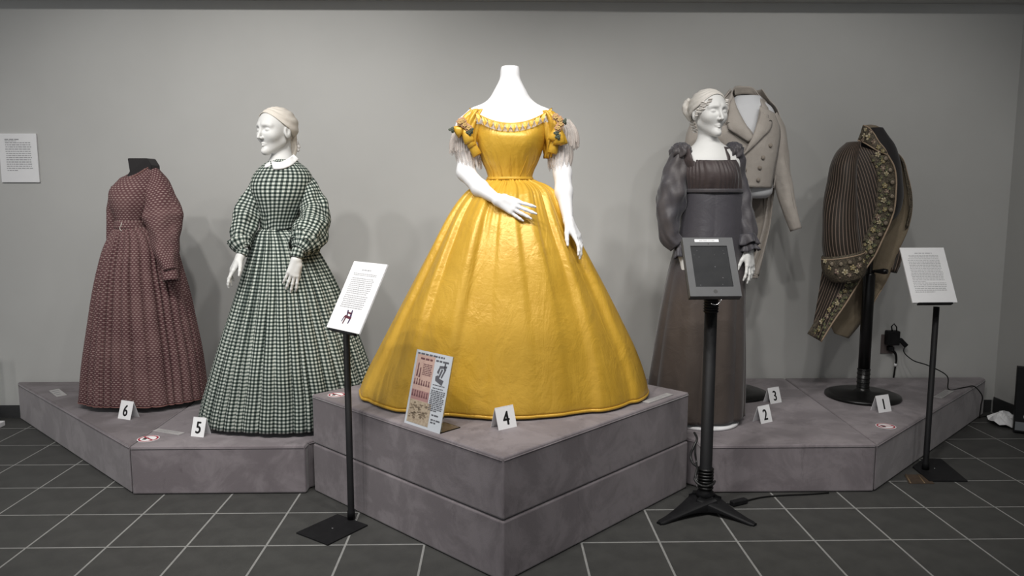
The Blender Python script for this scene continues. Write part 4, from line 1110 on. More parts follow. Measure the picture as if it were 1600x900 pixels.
# ------------------------------------------------------------------ the gingham dress (number 5)
Y5 = 3.77
f5 = thing('gingham_dress_mannequin', (at(447, 640, Y5)[0], Y5, PZ), 'white mannequin in green gingham dress with cream headscarf', 'mannequin', 'dressed mannequins')
def A5(u, v, dy=0.0): return at(u, v, Y5 + dy)
yaw5 = -math.radians(36)
neck5 = [(A5(441, 220, 0.03), A5(441, 262, 0.005), 0.040, 0.049, 0.018), (A5(440, 268), A5(440, 300), 0.07, 0.10, 0.05)]
hd = head_mesh('head', A5(432.5, 206, -0.005), yaw5, math.radians(2), 1.0, M_mann2, f5, neck5)
S5 = Sil(Y5, [(357, 407, 462, 0.095), (362, 402, 470, 0.115), (370, 398, 480, 0.135), (385, 393, 492, 0.16), (420, 382, 513, 0.205), (455, 371, 530, 0.24), (490, 360, 544, 0.27), (530, 347, 560, 0.30), (570, 335, 574, 0.325), (610, 323, 586, 0.33), (640, 315, 592, 0.335), (656, 312, 594, 0.335)], 84)
S5.R[:, 1] = np.interp(S5.R[:, 1], [S5.R[-1, 1], S5.R[0, 1]], [PZ + 0.022, S5.R[0, 1]])
sk, hem = S5.skirt('skirt', M_ging, f5, 42, 9, lambda t: 0.008 + 0.020 * min(1, t * 2.0) * (1 - 0.6 * t), seed=5, low=0.008, sharp=0.7, jitter=0.6)
solid(sk, 0.002)
B5 = Sil(Y5, [(250, 424, 462, 0.055, 0.0), (256, 414, 470, 0.070), (264, 404, 480, 0.085), (275, 396, 487, 0.098), (288, 393, 488, 0.115), (302, 395, 485, 0.125), (318, 400, 478, 0.122), (335, 405, 470, 0.110), (350, 407, 464, 0.100), (362, 407, 463, 0.096)], 46)
B5.loft('bodice', M_ging, f5, 110, disp=lambda a, t: 0.0022 * math.sin(24 * a + 3 * math.sin(5 * a)) * (t ** 3) + 0.008 * math.exp(-((t - 0.47) / 0.16) ** 2) * max(0, math.cos(a - 2.2)) ** 3, zmod=lambda a, t: -0.03 * t ** 6 * math.exp(-((a - 2.05) / 0.35) ** 2), thick=0.002, cap=False)
V, F, _ = tube(catmull([B5.hit(406, 357, 0.008), B5.hit(414, 362, 0.009), B5.hit(423, 364.5, 0.009), B5.hit(436, 360, 0.009), B5.hit(450, 357, 0.009), B5.hit(462, 354, 0.006)], 30), 0.004, 8); mk('waist_piping', V, F, M_ging, f5)
P = catmull([B5.hit(419, 262, 0.004), B5.hit(413, 285, 0.004), B5.hit(412, 320, 0.004), B5.hit(421, 360, 0.006)], 24); V, F, _ = tube(P, 0.0014, 6); mk('front_placket', V, F, M_ging, f5)
# shoulders flow into dropped, full sleeves
sleeve('sleeve', M_ging, f5, [A5(470, 278, 0.0), A5(479, 292, 0.0), A5(486, 312, -0.01), A5(492, 332, -0.03), A5(488, 354, -0.07), A5(480, 372, -0.13), A5(470, 386, -0.185)], [0.040, 0.056, 0.070, 0.078, 0.082, 0.080, 0.060], 56, 50, 0.13, 3, thick=0.002)
sleeve('sleeve', M_ging, f5, [A5(413, 280, 0.0), A5(403, 294, -0.01), A5(394, 312, -0.03), A5(386, 335, -0.06), A5(380, 358, -0.10), A5(377, 374, -0.13), A5(378, 388, -0.15)], [0.034, 0.048, 0.058, 0.062, 0.062, 0.060, 0.042], 56, 50, 0.13, 8, thick=0.002)
sleeve('cuff_gather', M_ging, f5, [A5(476, 378, -0.16), A5(471, 387, -0.19), A5(467, 392, -0.205)], [0.078, 0.076, 0.034], 48, 10, 0.05, 4, pleat=0.06)
sleeve('cuff_gather', M_ging, f5, [A5(375, 377, -0.14), A5(378, 386, -0.155), A5(381, 391, -0.16)], [0.056, 0.056, 0.030], 48, 10, 0.05, 5, pleat=0.06)
sleeve('cuff', M_ging, f5, [A5(467, 390, -0.203), A5(464.5, 397, -0.213), A5(463, 403, -0.22)], [0.029, 0.028, 0.028], 24, 6, 0.0, 1, thick=0.003)
sleeve('cuff', M_ging, f5, [A5(380.5, 389, -0.16), A5(379, 394, -0.165), A5(377.5, 398, -0.17)], [0.027, 0.026, 0.026], 24, 6, 0.0, 1, thick=0.003)
C = [(A5(466, 392, -0.205), A5(463, 405, -0.222), 0.023, 0.020, 0.01)] + hand_caps(A5(463, 406, -0.224), (-0.22, -0.20, -0.95), (-0.35, 0.85, -0.15), (1, -0.2, 0), 0.14, 0.86, 0.16, thumb_out=0.25, thumb_in=0.35)
body_mesh('hand', C, M_mann2, f5, 0.0026)
C = [(A5(380, 390, -0.16), A5(376, 400, -0.172), 0.023, 0.019, 0.01)] + hand_caps(A5(375.5, 401, -0.174), (-0.45, -0.30, -0.84), (0.72, 0.45, -0.55), (0.70, -0.7, -0.1), 0.18, 0.88, 0.10, curls=[(0.0, 0.22, 0.2), (0.1, 0.3, 0.25), (0.25, 0.4, 0.3), (0.4, 0.4, 0.3)], thumb_out=0.85, thumb_in=0.25)
body_mesh('hand', C, M_mann2, f5, 0.0026)
# white collar points
B5.patch('collar', M_collar, f5, [(459, 241), (449, 248), (436, 253), (423, 251)], [(467, 249), (456, 258), (441, 264), (427, 265)], 16, 7, 0.010, 0.006, 0.002)
B5.patch('collar', M_collar, f5, [(421, 250), (417, 254), (414, 257)], [(423, 258), (418, 261), (413, 262)], 8, 4, 0.010, 0.002, 0.002)
sc5 = scarf_mesh('headscarf', hd[1], hd[2], hd[3], M_scarf, f5, lambda a: 0.062 * math.cos(a / 2) ** 6 * 1.0 + 0.030 * max(0, math.cos(a)) - 0.052 * max(0, -math.cos(a)) ** 0.7 + 0.002, folds=4)
sleeve('scarf_tail', M_scarf, f5, [A5(455, 205, 0.035), A5(458, 222, 0.06), A5(459, 238, 0.055), A5(457, 246, 0.05)], [0.026, 0.024, 0.018, 0.010], 20, 20, 0.12, 2, cap=True)
M_bun = mottled('white_paper_curl', (0.72, 0.70, 0.68), (0.78, 0.76, 0.74), 40, 0.7, 0.2, 150)
for k, (u, v) in enumerate(((463, 224), (465, 229), (464, 234), (461, 228))):
    V, F, _ = tube([A5(u - 2.5, v + 1, 0.075), A5(u - 1, v - 1.2, 0.075), A5(u + 1, v - 1.2, 0.07), A5(u + 2.2, v + 1, 0.07), A5(u + 0.6, v + 2.4, 0.07)], [0.005, 0.008, 0.009, 0.008, 0.005], 10); mk('bun_curl', V, F, M_bun, f5)

# ------------------------------------------------------------------ the maroon dress (number 6)
Y6 = 4.06
f6 = thing('maroon_dress_mannequin', (at(225, 620, Y6)[0], Y6, PZ), 'headless black dress form in maroon sprigged cotton dress', 'mannequin', 'dressed mannequins')
def A6(u, v, dy=0.0): return at(u, v, Y6 + dy)
# flat-cut black neck block
nb = [A6(198.5, 247, -0.03), A6(229, 247, -0.03), A6(236, 258, -0.03), A6(238, 285, -0.03), A6(190, 285, -0.05), A6(202, 268, -0.04)]
V = nb + [p + np.array([0.01, 0.085, 0]) for p in nb]; n_ = 6
bevel(mk('neck_block', V, [(5, 4, 3, 2, 1, 0), tuple(range(6, 12))] + [(i, (i + 1) % 6, 6 + (i + 1) % 6, 6 + i) for i in range(6)], M_form, f6, smooth=False), 0.006, 2)
S6 = Sil(Y6, [(352, 182, 240, 0.115), (357, 178, 250, 0.13), (366, 172, 262, 0.145), (385, 163, 275, 0.165), (420, 153, 286, 0.19), (460, 145, 297, 0.205), (500, 139, 305, 0.212), (540, 133, 313, 0.215), (580, 128, 319, 0.215), (610, 126, 322, 0.212), (622, 125, 323, 0.21)], 80)
S6.R[:, 1] = np.interp(S6.R[:, 1], [S6.R[-1, 1], S6.R[0, 1]], [PZ + 0.032, S6.R[0, 1]])
sk, hem = S6.skirt('skirt', M_sprig, f6, 34, 10, lambda t: 0.010 + 0.030 * min(1, t * 2.2) * (1 - 0.6 * t), seed=21, low=0.010, sharp=0.5, jitter=0.75)
solid(sk, 0.002)
V, F, _ = tube(np.vstack([hem, hem[:1]]), 0.004, 8, False); mk('hem_band', V, F, M_sprig_band, sk)
# tuck line across the skirt
k_ = int(0.745 * 79); nn_ = 34 * 10; ring = np.array([v.co for v in sk.data.vertices])[k_ * nn_:(k_ + 1) * nn_] + ORG[f6]
V, F, _ = tube(np.vstack([ring, ring[:1]]) , 0.0032, 6, False); mk('tuck', V, F, M_sprig, sk)
B6 = Sil(Y6, [(262, 208, 245, 0.055, 0.02), (268, 199, 248, 0.07, 0.01), (276, 191, 252, 0.085), (286, 183, 255, 0.10), (298, 175, 256, 0.12), (310, 172, 254, 0.13), (322, 173, 252, 0.13), (335, 178, 246, 0.122), (346, 182, 241, 0.118), (357, 182, 241, 0.118)], 44)
def neck6(a, t): return -(1 - min(1, t / 0.22)) * 0.045 * max(0, math.cos(a - 2.35)) ** 2 if t < 0.22 else 0
B6.loft('bodice', M_sprig, f6, 100, disp=lambda a, t: 0.002 * math.sin(22 * a + 4 * math.sin(3 * a)) * t ** 2 + 0.010 * math.exp(-((t - 0.42) / 0.15) ** 2) * max(0, math.cos(a - 2.7)) ** 3, zmod=neck6, thick=0.002)
WB6 = Sil(Y6, [(344, 180, 242, 0.125), (350, 179.5, 242.5, 0.127), (356, 179, 244, 0.129)], 6)
WB6.loft('waistband', M_sprig, f6, 90, thick=0.003)
sleeve('sleeve', M_sprig, f6, [A6(237, 272, 0.0), A6(246, 288, -0.02), A6(252, 315, -0.05), A6(256, 345, -0.07), A6(258, 375, -0.10), A6(260, 398, -0.13), A6(263, 414, -0.15), A6(266, 424, -0.16)], [0.044, 0.064, 0.078, 0.088, 0.093, 0.088, 0.064, 0.036], 60, 50, 0.09, 4, thick=0.002)
sleeve('sleeve', M_sprig, f6, [A6(188, 295, 0.03), A6(182, 318, 0.04), A6(179, 342, 0.04), A6(178, 370, 0.03), A6(182, 395, 0.0)], [0.04, 0.044, 0.042, 0.04, 0.03], 40, 26, 0.08, 6, thick=0.002)
sleeve('cuff', M_sprig, f6, [A6(264.5, 420, -0.147), A6(266, 429, -0.155), A6(267, 439, -0.163)], [0.040, 0.037, 0.036], 30, 8, 0.02, 1, thick=0.003)
P = catmull([B6.hit(189, 282, 0.004), B6.hit(181, 300, 0.004), B6.hit(182, 320, 0.004), B6.hit(187, 345, 0.004)], 20); V, F, _ = tube(P, 0.002, 6); mk('front_placket', V, F, M_sprig, f6)
for u, v in ((180, 310), (183.5, 332), (181, 296)):
    p = B6.hit(u, v, 0.006); V, F = lathe([(0.0055, -0.001), (0.006, 0.001), (0.003, 0.003)], (0, 0, 0), 12)
    V = np.array(V); V = np.stack([V[:, 0], -V[:, 2], V[:, 1]], 1) + p; mk('button', V, F, M_pearl, f6)
P = catmull([WB6.hit(187, 345, 0.006), WB6.hit(190, 350, 0.010), WB6.hit(187, 357, 0.012), WB6.hit(190, 361, 0.016)], 14); V, F, _ = tube(P, 0.0016, 7); mk('waist_tie', V, F, M_pearl, f6)
V, F, _ = tube([p for p in catmull([B6.hit(192, 279, 0.004), B6.hit(200, 279, 0.004), B6.hit(212, 274, 0.004), B6.hit(228, 264, 0.004), B6.hit(236, 259, 0.002)], 26)], 0.003, 7); mk('neck_piping', V, F, M_sprig_band, f6)
# ------------------------------------------------------------------ the dark silk dress (number 2)
Y2 = 3.72
f2 = thing('silk_dress_mannequin', (at(1092, 640, Y2)[0], Y2, PZ), 'white mannequin with turban and curls in dark shot-silk dress', 'mannequin', 'dressed mannequins')
def A2(u, v, dy=0.0): return at(u, v, Y2 + dy)
def shot_silk(name, a, b, c):
    m = new_mat(name, a, 0.50, 0.0, 0.32, sheen=0.25)
    f = noise_n(m, 4.5, 4, 0.6, vec=coords(m, (1, 1, 0.35)), dist=0.8)
    col = mix_n(m, ramp_n(m, f, 0.32, 0.66), a, b)
    lw = nd(m, 'ShaderNodeLayerWeight'); lw.inputs[0].default_value = 0.35
    lk(m, mix_n(m, math_n(m, 'MULTIPLY', lw.outputs['Facing'], 0.7), col, c), bsdf(m).inputs['Base Color'])
    bump_n(m, math_n(m, 'ADD', noise_n(m, 8, 4, 0.6, dist=1.0), math_n(m, 'MULTIPLY', noise_n(m, 90, 2), 0.05)), 0.16, 0.03)
    return m
M_silk = shot_silk('brown_shot_silk', (0.070, 0.055, 0.047), (0.092, 0.073, 0.062), (0.060, 0.060, 0.072))
M_silk_blue = shot_silk('slate_shot_silk', (0.052, 0.050, 0.060), (0.075, 0.066, 0.066), (0.050, 0.054, 0.072))
M_silk_plum = shot_silk('plum_shot_silk', (0.044, 0.034, 0.034), (0.062, 0.047, 0.046), (0.042, 0.040, 0.046))
neck2 = [(A2(1104, 198, 0.02), A2(1106, 236, 0.012), 0.042, 0.050, 0.03), (A2(1106, 240, 0.01), A2(1080, 250, 0.0), 0.045, 0.045, 0.06), (A2(1106, 240, 0.01), A2(1138, 250, 0.0), 0.045, 0.045, 0.06),
         (A2(1090, 264, 0.01), A2(1130, 264, 0.01), 0.080, 0.080, 0.06), (A2(1108, 260, 0.0), A2(1108, 275, 0.0), 0.088, 0.088, 0.05)]
hd2 = head_mesh('head', A2(1106.5, 178, -0.002), math.radians(22), math.radians(1), 1.0, M_mann2, f2, neck2)
M_turban = mottled('ivory_turban', (0.60, 0.575, 0.53), (0.66, 0.63, 0.585), 14, 0.75, 0.15, 60)
scarf_mesh('turban', hd2[1], hd2[2], hd2[3], M_turban, f2, lambda a: 0.066 * math.cos(a / 2) ** 8 + 0.020 * max(0, math.cos(a)) - 0.045 * max(0, -math.cos(a)) ** 0.7 + 0.006, folds=5)
sleeve('turban_knot', M_turban, f2, [A2(1078, 155, 0.06), A2(1073, 165, 0.08), A2(1075, 178, 0.08), A2(1082, 188, 0.07)], [0.012, 0.024, 0.022, 0.012], 18, 16, 0.14, 2, cap=True)
M_curl = mottled('ivory_curl', (0.66, 0.63, 0.59), (0.72, 0.69, 0.65), 60, 0.6, 0.2, 200)
def ringlet(p, axis, r, turns=1.6, L=0.018, name='ringlet'):
    ax = unit(axis); a0 = unit(np.cross(ax, (0.3, 0.5, 0.8))); b0 = np.cross(ax, a0)
    P = [np.asarray(p) + a0 * r * math.cos(t) + b0 * r * math.sin(t) + ax * L * (t / (2 * math.pi * turns) - 0.5) for t in np.linspace(0, 2 * math.pi * turns, 22)]
    V, F, _ = tube(P, 0.0036, 7); mk(name, V, F, M_curl, f2)
hit2 = lambda a, z, out=0.010: hd2[2] + hd2[1] @ (np.array([math.sin(a) * (0.077 + out), -math.cos(a) * (0.094 + out) + 0.008, z]))
for a, z in ((-0.62, 0.056), (-0.70, 0.042), (-0.86, 0.038), (-0.92, 0.022), (-1.06, 0.026), (-1.12, 0.008), (-1.26, 0.012), (-1.32, -0.006), (-1.0, 0.044), (0.76, 0.050), (0.82, 0.034), (0.88, 0.018), (0.94, 0.002), (0.86, 0.058)):
    ringlet(hit2(a, z, 0.003), (0.25, 0, 1), 0.0062)
for k in range(6):
    ringlet(A2(1078 + 1.6 * k, 182 + 4.6 * k, 0.085 - 0.004 * k), (0.3, 0, 1), 0.007, name='nape_ringlet')

S2 = Sil(Y2, [(296, 1069, 1160, 0.112), (305, 1067, 1161, 0.116), (330, 1064, 1163, 0.125), (385, 1054, 1164, 0.15), (430, 1043, 1164, 0.165), (500, 1029, 1163, 0.185), (570, 1018, 1163, 0.20), (620, 1011, 1162, 0.208), (652, 1008, 1161, 0.21)], 70)
S2.R[:, 1] = np.interp(S2.R[:, 1], [S2.R[-1, 1], S2.R[0, 1]], [PZ + 0.026, S2.R[0, 1]])
M_silk_fade = shot_silk('slate_to_brown_silk', (0.070, 0.055, 0.047), (0.092, 0.073, 0.062), (0.060, 0.060, 0.072))
_s = nd(M_silk_fade, 'ShaderNodeSeparateXYZ'); lk(M_silk_fade, nd(M_silk_fade, 'ShaderNodeTexCoord').outputs['Object'], _s.inputs[0])
_old = bsdf(M_silk_fade).inputs['Base Color'].links[0].from_socket
lk(M_silk_fade, mix_n(M_silk_fade, ramp_n(M_silk_fade, _s.outputs[2], 0.55, 0.95), _old, (0.054, 0.051, 0.060)), bsdf(M_silk_fade).inputs['Base Color'])
sk, hem = S2.skirt('skirt', M_silk_fade, f2, 9, 30, lambda t: 0.002 + 0.012 * t, seed=31, low=0.009, sharp=1.0, jitter=0.6)
solid(sk, 0.002)
B2 = Sil(Y2, [(252, 1072, 1150, 0.105), (258, 1069, 1153, 0.118), (268, 1067, 1156, 0.130), (280, 1067, 1158, 0.132), (290, 1068, 1159, 0.124), (298, 1069, 1160, 0.116)], 30)
B2.loft('gathered_bodice', M_silk_plum, f2, 180, disp=lambda a, t: 0.0042 * math.sin(33 * a + 4 * math.sin(5 * a) + 2.0 * math.sin(3 * t)) * (0.45 + abs(t - 0.5)) + 0.010 * math.exp(-((t - 0.5) / 0.3) ** 2) * math.cos(2 * (a - 1.15)) ** 6 * (1 if a < 3.2 else 0), zmod=lambda a, t: (1 - t) * 0.010 * (1 - abs(math.sin(a))), thick=0.002)
E2 = Sil(Y2, [(295, 1067, 1161, 0.127), (301, 1066.5, 1161.5, 0.126)], 4); E2.loft('high_waistband', M_silk_blue, f2, 80, thick=0.002)
# straps and gathered puffs
def ring_strip(name, top, bot, Yc, mat, parent, n=40, nc=5, thick=0.004, bulge=0.004):
    T, B = catmull(top, n), catmull(bot, n); V = []
    for i in range(n):
        for j in range(nc):
            w = j / (nc - 1); p = T[i] * (1 - w) + B[i] * w
            V.append(at(p[0], p[1], Yc + p[2] - bulge * math.sin(math.pi * w)))
    return strip_mesh(name, V, n, nc, mat, parent, thick)
ring_strip('strap', [(1064, 230, 0.0), (1065, 247, -0.035), (1072, 266, -0.035)], [(1076, 229, -0.045), (1081, 243, -0.078), (1086, 266, -0.080)], Y2, M_silk_plum, f2, 16, 6, 0.002, 0.006)
ring_strip('strap', [(1131, 229, -0.045), (1136, 243, -0.078), (1140, 266, -0.080)], [(1146, 230, 0.0), (1150, 247, -0.035), (1151, 266, -0.035)], Y2, M_silk_plum, f2, 16, 6, 0.002, 0.006)
def puff(c, r, seed, name):
    rnd = random.Random(seed); V = []; n1, n2 = 40, 20
    for i in range(n2):
        e = math.pi * (i + 0.3) / (n2 - 0.4)
        for j in range(n1):
            a = 2 * math.pi * j / n1
            q = 1 + 0.17 * math.sin(7 * a + 2.5 * math.sin(3 * e) + seed) * math.sin(e) + 0.07 * math.sin(13 * a + 5 * e)
            V.append(np.asarray(c) + np.array([r[0] * math.sin(e) * math.cos(a), r[1] * math.sin(e) * math.sin(a), r[2] * math.cos(e)]) * q)
    mk(name, V, [f[::-1] for f in grid_faces(n2, n1, True)] + [tuple(range(n1)), tuple((n2 - 1) * n1 + j for j in range(n1))[::-1]], M_silk_blue, f2)
puff(A2(1064, 238, 0.0), (0.048, 0.065, 0.045), 2, 'shoulder_puff')
puff(A2(1146, 238, 0.0), (0.042, 0.065, 0.048), 5, 'shoulder_puff')
sleeve('sleeve', M_silk_blue, f2, [A2(1064, 242, 0.0), A2(1059, 262, -0.005), A2(1053, 290, -0.015), A2(1047, 320, -0.03), A2(1044, 348, -0.045), A2(1046, 370, -0.06), A2(1058, 384, -0.07)], [0.045, 0.048, 0.052, 0.060, 0.074, 0.072, 0.038], 60, 60, 0.13, 13, k=(2, 5), thick=0.002)
sleeve('sleeve', M_silk_blue, f2, [A2(1147, 244, 0.0), A2(1152, 270, 0.0), A2(1154, 300, -0.01), A2(1158, 325, -0.03), A2(1165, 348, -0.06), A2(1170, 364, -0.08), A2(1168, 376, -0.09)], [0.045, 0.048, 0.040, 0.044, 0.056, 0.054, 0.032], 56, 50, 0.11, 17, k=(3, 6), thick=0.002)
def ruffle(P, r0, r1, n, amp, seed, name='cuff_ruffle'):
    P = np.asarray(P, float); V = []; N = 80; T = unit(P[1] - P[0]); a0 = unit(np.cross(T, (0, 1, 0.2))); b0 = np.cross(T, a0)
    for i in range(7):
        t = i / 6; c = P[0] + (P[1] - P[0]) * t; r = r0 + (r1 - r0) * t
        for j in range(N):
            a = 2 * math.pi * j / N; q = r * (1 + amp * t * math.sin(n * a + seed + math.sin(2 * a)))
            V.append(c + (a0 * math.cos(a) + b0 * math.sin(a)) * q + T * 0.006 * t * math.sin(n * a * 0.5))
    o = mk(name, V, grid_faces(7, N, True), M_silk_blue, f2); solid(o, 0.0015, 0)
ruffle([A2(1062, 382, -0.075), A2(1067, 400, -0.085)], 0.024, 0.040, 9, 0.20, 1)
ruffle([A2(1167, 374, -0.09), A2(1171, 393, -0.105)], 0.026, 0.046, 8, 0.22, 2)
ruffle([A2(1166, 366, -0.085), A2(1168, 382, -0.095)], 0.040, 0.052, 7, 0.18, 4)
C = [(A2(1064, 384, -0.075), A2(1067, 398, -0.085), 0.021, 0.019, 0.01)] + hand_caps(A2(1067.5, 400, -0.087), (0.25, -0.25, -0.93), (0.6, 0.75, 0.1), (0.3, -0.9, 0), 0.2, 0.86, 0.10)
body_mesh('hand', C, M_mann2, f2, 0.0028)
C = [(A2(1167, 376, -0.09), A2(1170, 389, -0.10), 0.021, 0.019, 0.01)] + hand_caps(A2(1170, 391, -0.103), (0.06, -0.18, -0.98), (-0.55, 0.8, -0.1), (-0.9, -0.4, 0), 0.16, 0.88, 0.20, curls=[(0.05, 0.25, 0.2), (0.0, 0.25, 0.2), (0.05, 0.3, 0.2), (0.1, 0.35, 0.2)], thumb_out=0.5)
body_mesh('hand', C, M_mann2, f2, 0.0026)
cx2 = at(1098, 664, 3.66)[0]
V, F = lathe([(0.168, 0.0), (0.172, 0.006), (0.168, 0.014), (0.02, 0.018), (0.012, 0.03), (0.012, 0.25)], (cx2, 3.665, PZ + 0.0005), 48)
mk('base_disc', V, F, M_mann, f2)

# ------------------------------------------------------------------ the linen tailcoat (number 3)
Y3 = 4.17
f3 = thing('tailcoat_form', (1.325, Y3, PZ), 'pale beige linen tailcoat on a white torso form behind the dark dress', 'dress form', 'dressed mannequins')
def A3(u, v, dy=0.0): return at(u, v, Y3 + dy)
def linen(name, a, b, bump=0.35):
    m = new_mat(name, a, 0.9, spec=0.15, sheen=0.15)
    lk(m, mix_n(m, ramp_n(m, noise_n(m, 9, 5, 0.65), 0.3, 0.7), a, b), bsdf(m).inputs['Base Color'])
    bump_n(m, math_n(m, 'ADD', noise_n(m, 16, 4, 0.6, dist=0.8), math_n(m, 'MULTIPLY', noise_n(m, 320, 2), 0.25)), bump, 0.012)
    return m
M_linen = linen('beige_linen', (0.395, 0.358, 0.322), (0.45, 0.412, 0.372))
M_linen_in = linen('linen_lining', (0.27, 0.24, 0.21), (0.31, 0.28, 0.245))
M_formw = mottled('white_torso_form', (0.66, 0.67, 0.69), (0.70, 0.71, 0.73), 8, 0.8, 0.1, 200)
V, F = lathe([(0.20, 0.0), (0.203, 0.006), (0.20, 0.012), (0.15, 0.028), (0.05, 0.040), (0.036, 0.05), (0.03, 0.06), (0.03, 1.1)], (1.325, Y3 + 0.02, PZ + 0.0005), 48); mk('stand', V, F, M_gloss, f3)
T3 = Sil(Y3, [(150, 1150, 1188, 0.045), (158, 1140, 1194, 0.06), (168, 1122, 1206, 0.08), (190, 1110, 1214, 0.10), (225, 1108, 1213, 0.118), (260, 1122, 1208, 0.115), (288, 1135, 1207, 0.112), (302, 1140, 1206, 0.108), (308, 1145, 1200, 0.09), (310, 1155, 1190, 0.05)], 40)
T3.loft('torso_form', M_formw, f3, 64, cap=True)
C3 = Sil(Y3, [(140, 1140, 1190, 0.07), (155, 1128, 1200, 0.085), (172, 1100, 1214, 0.11), (200, 1092, 1220, 0.135), (240, 1096, 1218, 0.148), (270, 1106, 1212, 0.142), (294, 1112, 1208, 0.136)], 40)
C3.loft('coat_back', M_linen, f3, 70, arc=(math.pi - 0.25, 2 * math.pi + 0.25), thick=0.004)
C3.patch('coat_front', M_linen, f3, [(1101, 176), (1096, 200), (1099, 240), (1107, 270), (1113, 294)], [(1146, 150), (1158, 185), (1178, 212), (1174, 250), (1176, 294)], 30, 14, 0.002, 0.006, 0.004)
C3.patch('coat_front', M_linen, f3, [(1188, 165), (1182, 195), (1172, 222), (1160, 244), (1159, 268), (1160, 292)], [(1210, 176), (1219, 200), (1216, 240), (1210, 270), (1206, 294)], 34, 14, 0.010, 0.004, 0.004)
C3.patch('lapel', M_linen, f3, [(1140, 160), (1138, 178), (1136, 190), (1138, 201), (1152, 211), (1169, 222)], [(1146, 150), (1152, 168), (1160, 184), (1168, 198), (1174, 207), (1178, 214)], 22, 8, 0.020, 0.008, 0.004)
C3.patch('lapel', M_linen, f3, [(1188, 170), (1187, 182), (1182, 196), (1176, 212), (1168, 228), (1160, 243)], [(1196, 182), (1207, 190), (1205, 201), (1193, 214), (1178, 229), (1161, 244)], 24, 8, 0.026, 0.008, 0.004)
# standing-and-falling collar: from left notch round the neck to right notch
ring_strip('collar', [(1146, 151, -0.075), (1144, 142, -0.04), (1147, 136, 0.02), (1162, 135, 0.055), (1176, 136.5, 0.04), (1184, 145, 0.0), (1189, 158, -0.06), (1190, 172, -0.10)],
           [(1131, 191, -0.145), (1131, 168, -0.10), (1133, 150, 0.02), (1160, 150, 0.10), (1188, 150, 0.08), (1198, 158, 0.02), (1201, 172, -0.08), (1201, 190, -0.135)], Y3, M_linen, f3, 50, 7, 0.005, 0.010)
ring_strip('inner_collar', [(1147, 138, 0.015), (1162, 137, 0.045), (1176, 138.5, 0.035), (1186, 152, -0.02)], [(1148, 149, 0.01), (1162, 147, 0.04), (1176, 149, 0.03), (1187, 160, -0.025)], Y3, M_linen_in, f3, 24, 4, 0.003, 0)
M_slot = new_mat('dark_slit', (0.05, 0.045, 0.04), 0.9)
for P in ([(1131, 192.5), (1138, 192), (1145, 190)], [(1138, 202), (1152, 212), (1169, 223.5)], [(1200, 190), (1203, 188.5), (1206, 189)], [(1160, 244), (1159, 268), (1160, 292)]):
    V, F, _ = tube([C3.hit(u, v, 0.030 if P[0][0] > 1190 else (0.022 if P[0][1] < 230 else 0.013)) for u, v in catmull(P, 10)], 0.0022, 6); mk('edge_line', V, F, M_slot, f3)
M_btn = linen('covered_button', (0.27, 0.235, 0.20), (0.31, 0.27, 0.23), 0.2)
def button(S, u, v, off, r, mat, parent, name='button'):
    p = S.hit(u, v, off); V, F = lathe([(r * 0.8, -0.004), (r, 0.0), (r * 0.85, 0.003), (r * 0.3, 0.005)], (0, 0, 0), 14)
    V = np.array(V); V = np.stack([V[:, 0], -V[:, 2], V[:, 1]], 1) + p; return mk(name, V, F, mat, parent)
for u, v in ((1164, 265), (1165.5, 281), (1204, 227), (1192.5, 246), (1187.5, 262), (1185, 281), (1163, 249)):
    button(C3, u, v, 0.020, 0.011, M_btn, f3)
# sleeves
sleeve('sleeve', M_linen, f3, [A3(1196, 186, 0.01), A3(1207, 205, 0.005), A3(1213, 232, 0.0), A3(1219, 265, -0.005), A3(1227, 300, -0.02), A3(1236, 335, -0.04), A3(1244, 359, -0.055)], [0.066, 0.068, 0.062, 0.056, 0.048, 0.038, 0.029], 40, 50, 0.045, 3, thick=0.003)
P = catmull([A3(1225, 240, -0.055), A3(1230, 270, -0.055), A3(1238, 310, -0.065), A3(1247, 355, -0.078)], 24); V, F, _ = tube(P, 0.0014, 5); mk('sleeve_seam', V, F, M_linen_in, f3)
sleeve('sleeve', M_linen, f3, [A3(1108, 186, 0.01), A3(1093, 205, 0.01), A3(1086, 232, 0.01), A3(1082, 265, 0.005), A3(1080, 300, -0.01), A3(1082, 335, -0.03), A3(1084, 359, -0.045)], [0.062, 0.064, 0.060, 0.054, 0.046, 0.038, 0.030], 40, 40, 0.045, 6, thick=0.003)
# tails hanging behind
def tail3(L, R, dyL, dyR, name, mat):
    nr, nc = 30, 9; a, b = catmull(L, nr), catmull(R, nr); V = []
    for i in range(nr):
        for j in range(nc):
            w = j / (nc - 1); p = a[i] * (1 - w) + b[i] * w
            V.append(at(p[0], p[1], Y3 + dyL + (dyR - dyL) * w + 0.012 * math.sin(3 * w * 3.14 + i * 0.12)))
    return strip_mesh(name, V, nr, nc, mat, f3, 0.004)
tail3([(1112, 285), (1114, 320), (1120, 360), (1128, 395), (1135, 418)], [(1206, 285), (1204, 320), (1200, 352), (1192, 392), (1184, 431)], 0.10, 0.07, 'tail_lining', M_linen_in)
tail3([(1196, 290), (1193, 330), (1186, 370), (1176, 402), (1160, 426)], [(1210, 290), (1206, 325), (1203, 352), (1195, 392), (1186, 432)], 0.06, 0.055, 'tail', M_linen)
tail3([(1120, 405), (1140, 418), (1160, 423), (1184, 431)], [(1120, 412), (1140, 426), (1160, 433), (1184, 434)], 0.055, 0.055, 'tail_hem', M_linen)

